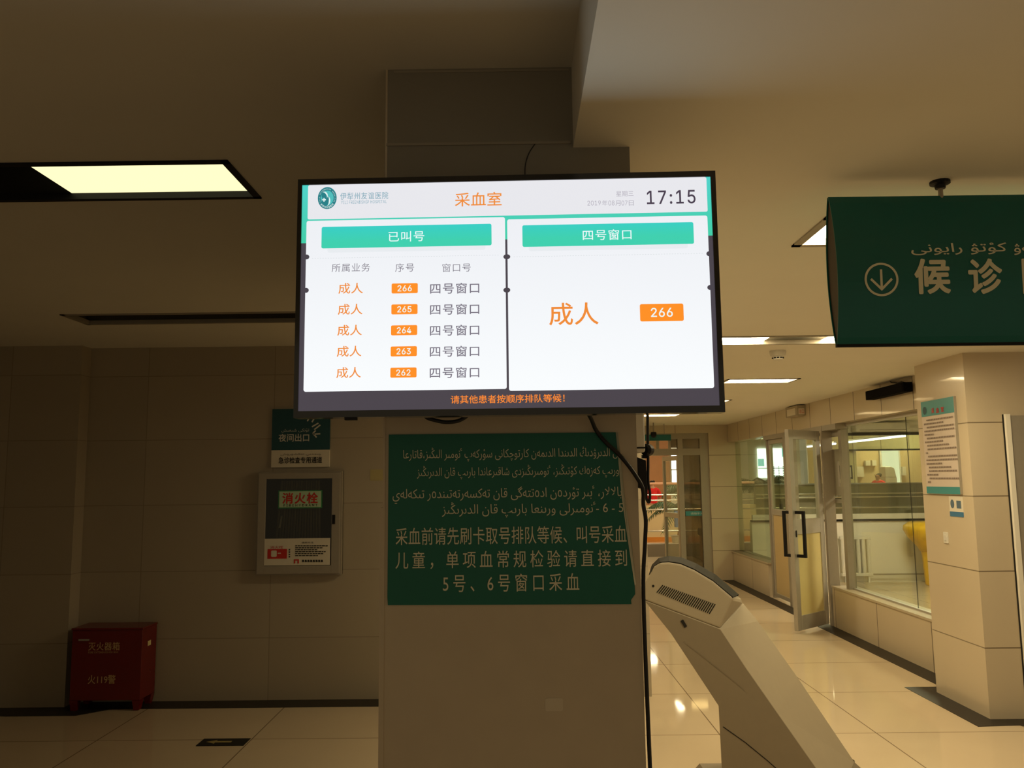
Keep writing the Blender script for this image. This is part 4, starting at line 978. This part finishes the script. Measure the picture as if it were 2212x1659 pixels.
def palm(label, base, h, n, L, seed, droop=.9):
    random.seed(seed); x, y, z = base
    t = thing('potted_palm', label, 'plant', base)
    MB().lathe((x, y, z), [(0, 0), (.15, 0), (.2, .3), (.22, .32), (0, .32)], 16).build('pot', M['white'], t)
    MB().tube([(x, y, z + .3), (x + .03, y, z + h * .6), (x, y, z + h)], [.06, .05, .04], 8).build('trunk', M['wood'], t)
    for i in range(n):
        a = 2 * math.pi * i / n + random.uniform(-.2, .2); up = random.uniform(.2, .9); pts = []
        for k in range(9):
            s_ = k / 8; pts.append(Vector((x + math.cos(a) * L * s_, y + math.sin(a) * L * s_, z + h + L * (up * s_ - droop * s_ * s_))))
        f = MB().tube(pts, [.012 - .001 * k for k in range(9)], 5)
        for k in range(1, 9):
            for sg_ in (-1, 1):
                d = (pts[k] - pts[k - 1]).normalized(); sd_ = d.cross(Vector((0, 0, 1))).normalized() * sg_; ll = L * .42 * (1 - abs(k / 8 - .4))
                for m2 in (0, .5):
                    p = pts[k - 1].lerp(pts[k], m2); tip = p + (d * .6 + sd_ * .8 + Vector((0, 0, -.55))).normalized() * ll
                    q_ = d * .018; f.add([p - q_, p + q_, (p + tip) / 2 + q_ * 1.2 + Vector((0, 0, .02)), tip, (p + tip) / 2 - q_ * 1.2 + Vector((0, 0, .02))], [(0, 1, 2, 3, 4)])
        f.build('frond', M['leaf'], t)
    return t


palm('drooping palm behind the near railing beyond the glass doors', (3.75, 19.2, 0), .95, 11, .85, 11)
palm('tall palm in front of the bright window seen in the door gap', (5.15, 24.6, 0), 1.3, 12, .95, 5, .6)
palm('bushy palm in front of the bright window seen through the side door', (7.5, 25.4, 0), 1.35, 13, .95, 8, .6)
tag(bbox(3.50, 3.62, 18.4, 18.5, .55, .90).build('blue_cloth', mat('blue_fabric', (.10, .20, .42), .8, noise=.3, nscale=12)), 'blue cloth hanging by the drooping palm', 'cloth')
bp_ = Vector((2.98, 15.0, 0))


# open outer leaf, waste bin and box at the end doors
frame_leaf('entrance_door', 'half-open silver entrance door leaf at the end of the corridor', (2.66, YE + .12), (2.53, YE + .78), .03, 2.0, .98, 1.06, st_w=.05, panel='glass', glass='glass', handles=False, bottom=.08, topw=.08)
hb = at(1458, 1110, 1, YE - .06)
MB().box(2.36, 2.50, YE - .02, YE + .1, 1.00, 1.12).build('push_plate', M['alu'], None) if 0 else None
g = thing('trash_can', 'dark square trash can behind the brown glass door', 'trash can', (3.77, 16.3, 0))
MB().box(3.61, 3.93, 16.2, 16.5, .0, .50).build('body', M['wood'], g, bevel=.01)
MB().box(3.58, 3.96, 16.17, 16.53, .50, .64).build('lid', M['black'], g, bevel=.02)
MB().box(3.69, 3.87, 16.19, 16.2, .04, .48).build('front_panel', M['black'], g)
g = thing('door_strip_sign', 'narrow green strip sign across the brown glass door', 'sign', (2.83, YE + .06, 1.09))
bs = pxbox(1, YE + .06, 1481, 1536, 1104, 1114)
MB().box(bs[0], bs[1], YE + .058, YE + .066, bs[2], bs[3]).build('strip', M['tealb'], g)
tx = MB(); fit(tx, '请随手关门', (bs[0] + .08, bs[1] - .08, bs[2] + .02, bs[3] - .02), lambda u, v: (u, YE + .056, v)); tx.build('lettering', M['letterw'], g)
bs = pxbox(1, 13.0, 1396, 1449, 939, 952)
g = thing('corridor_sign', 'dark green board hanging in front of the end doors', 'hanging sign', ((bs[0] + bs[1]) / 2, 13.0, bs[2]))
MB().box(bs[0] - .5, bs[1], 12.98, 13.02, bs[2], bs[3]).build('board', M['greenb'], g)
for x in (bs[0] - .4, bs[1] - .1): MB().tube([(x, 13, bs[3]), (x, 13, ZL)], .006, 6).build('hanger_rod', M['alud'], g)
c = at(1412, 939, 1, 12.7)
g = thing('dome_camera', 'black dome camera on the ceiling before the end doors', 'camera', (c.x, 12.7, ZL))
MB().lathe((c.x, 12.7, c.z), [(0, -.05), (.03, -.04), (.045, -.01), (.045, .02), (.04, .04), (0, .04)], 16).build('dome', M['black'], g, smooth=True)
MB().tube([(c.x, 12.7, c.z + .03), (c.x, 12.7, ZL)], .01, 8).build('stem', M['alud'], g)
# papers and small things in the far office window
offp = [(1818, 1838, 1009, 1031, 'framed white paper on the left of the counter wall', 24), (1870, 1880, 995, 1006, 'upper white paper on the office glass', 25.9), (1884, 1893, 994, 1006, 'second upper white paper on the office glass', 25.9), (1850, 1866, 1008, 1030, 'large pale paper on the office back wall', 25.9), (1950, 1957, 1008, 1027, 'narrow pale paper right of the bright doorway', 25.9)]
for x0, x1, y0, y1, la, Y in offp:
    q = pxbox(1, Y - .02, x0, x1, y0, y1)
    t = thing('paper_sheet', la, 'paper', ((q[0] + q[1]) / 2, Y, q[2]), 'papers at the far office')
    MB().box(q[0], q[1], Y - .03, Y if Y == 24 else 26, q[2], q[3]).build('sheet', M['paper'], t)
    if Y == 24: MB().box(q[0] - .05, q[1] + .05, Y - .02, Y, q[2] - .05, q[3] + .05).build('frame', M['black'], t)
q = pxbox(1, 25.95, 1905, 1942, 971, 1037)
t = thing('doorway_light', 'bright lit doorway in the far office behind the seated person', 'lit doorway', ((q[0] + q[1]) / 2, 26, 0))
MB().box(q[0], q[1], 25.94, 26, 0, q[3]).build('lit_opening', emit_mat('lit_doorway', (1, .93, .62), 1.2), t)
MB().box(q[0] - .06, q[0], 25.92, 26, 0, q[3]).box(q[1], q[1] + .04, 25.92, 26, 0, q[3]).build('frame', M['white'], t)
q = pxbox(1, 25.4, 1906, 1930, 1008, 1038)
t = thing('office_machine', 'white office machine beside the bright doorway', 'machine', ((q[0] + q[1]) / 2, 25.4, 0))
MB().box(q[0], q[1], 25.2, 25.7, 0, q[2] + .1).build('stand', M['white'], t)
MB().prism([(q[0], q[2] + .1), (q[1], q[2] + .1), (q[1] - .05, q[3] - .05), (q[0] + .2, q[3]), (q[0], q[3])], 'y', 25.2, 25.6).build('cover', M['white'], t, bevel=.02)


# ------------------------------------------------------------------ people
def skin_mesh(name, pts, edges, radii, m, parent, off):
    me = bpy.data.meshes.new(name); me.from_pydata([tuple(p) for p in pts], edges, []); me.update(); me.materials.append(m)
    o = bpy.data.objects.new(name, me); COL.objects.link(o); o.parent = parent
    o.modifiers.new('skin', 'SKIN')
    for i, v in enumerate(me.skin_vertices[0].data):
        r_ = radii[i]; v.radius = (r_, r_) if not isinstance(r_, tuple) else r_; v.use_root = i == 0
    s_ = o.modifiers.new('sub', 'SUBSURF'); s_.levels = 1; s_.render_levels = 1
    return o


def person(label, loc, rz, shirt, hair='hair'):
    t = thing('person', label, 'person', loc, rz=rz)
    P_ = []; E_ = []; R_ = []
    def v(p, r_, link=None):
        P_.append(p); R_.append(r_)
        if link is not None: E_.append((link, len(P_) - 1))
        return len(P_) - 1
    pel = v((0, 0, .92), (.15, .11)); wa = v((0, 0, 1.06), (.13, .095), pel); ch = v((0, .0, 1.24), (.155, .11), wa); nk0 = v((0, 0, 1.36), (.09, .07), ch); nk = v((0, -.01, 1.42), .052, nk0)
    hd0 = v((0, -.02, 1.48), (.065, .075), nk); v((0, -.02, 1.56), (.072, .088), hd0)
    for s_ in (-1, 1):
        hip = v((s_ * .09, 0, .84), .085, pel); kn = v((s_ * .10, -.01, .47), .056, hip); an = v((s_ * .10, .01, .09), .038, kn); to = v((s_ * .11, -.13, .035), .035, an)
        sh = v((s_ * .17, 0, 1.31), .055, nk0); el = v((s_ * .24, -.02, 1.06), .040, sh); wr = v((s_ * .22, -.20, .98), .027, el); pa = v((s_ * .21, -.27, .97), (.036, .018), wr)
        for k, (dx, ln) in enumerate(((-.028, .06), (-.01, .075), (.008, .07), (.026, .055))):
            a_ = v((s_ * .21 + dx, -.27 - ln * .5, .966), .009, pa); v((s_ * .21 + dx, -.27 - ln, .945), .008, a_)
        v((s_ * .21 - s_ * .045, -.26, .985), .009, pa)
    skin_mesh('body', P_, E_, R_, M['skin'], t, None)
    skin_mesh('shirt', [(0, 0, .90), (0, 0, 1.06), (0, 0, 1.24), (0, 0, 1.35), (.17, 0, 1.32), (.235, -.01, 1.12), (-.17, 0, 1.32), (-.235, -.01, 1.12)], [(0, 1), (1, 2), (2, 3), (3, 4), (4, 5), (3, 6), (6, 7)], [(.165, .125), (.15, .11), (.17, .125), (.10, .085), .07, .06, .07, .06], M[shirt], t, None)
    skin_mesh('trousers', [(0, 0, .92), (.09, 0, .82), (.10, -.01, .47), (.10, .01, .10), (-.09, 0, .82), (-.10, -.01, .47), (-.10, .01, .10)], [(0, 1), (1, 2), (2, 3), (0, 4), (4, 5), (5, 6)], [(.16, .12), .095, .07, .055, .095, .07, .055], M['trousers'], t, None)
    skin_mesh('hair', [(0, .01, 1.585), (0, .04, 1.53), (0, .05, 1.47)], [(0, 1), (1, 2)], [(.088, .095), (.085, .08), (.06, .05)], M[hair], t, None)
    fa = MB()
    for s_ in (-1, 1): fa.box(s_ * .03 - .012, s_ * .03 + .012, -.108, -.098, 1.545, 1.555)
    fa.box(-.02, .02, -.106, -.096, 1.495, 1.502); fa.build('face_features', M['ink'], t, True)
    MB().prism([(-.012, 1.51), (.012, 1.51), (.006, 1.55), (-.006, 1.55)], 'y', -.118, -.09).build('nose', M['skin'], t, True)
    return t


pp = at(1409, 1060, 1, 22.6); person('person in red with dark hair behind the pink gallery handrail', (pp.x, 22.6, -.02), math.radians(190), 'redshirt')
pp = at(1897, 1030, 1, 24.9); person('person in red seen in the far office window', (pp.x, 24.9, .0), math.radians(-60), 'redshirt').scale = (1.07, 1.07, 1.07)
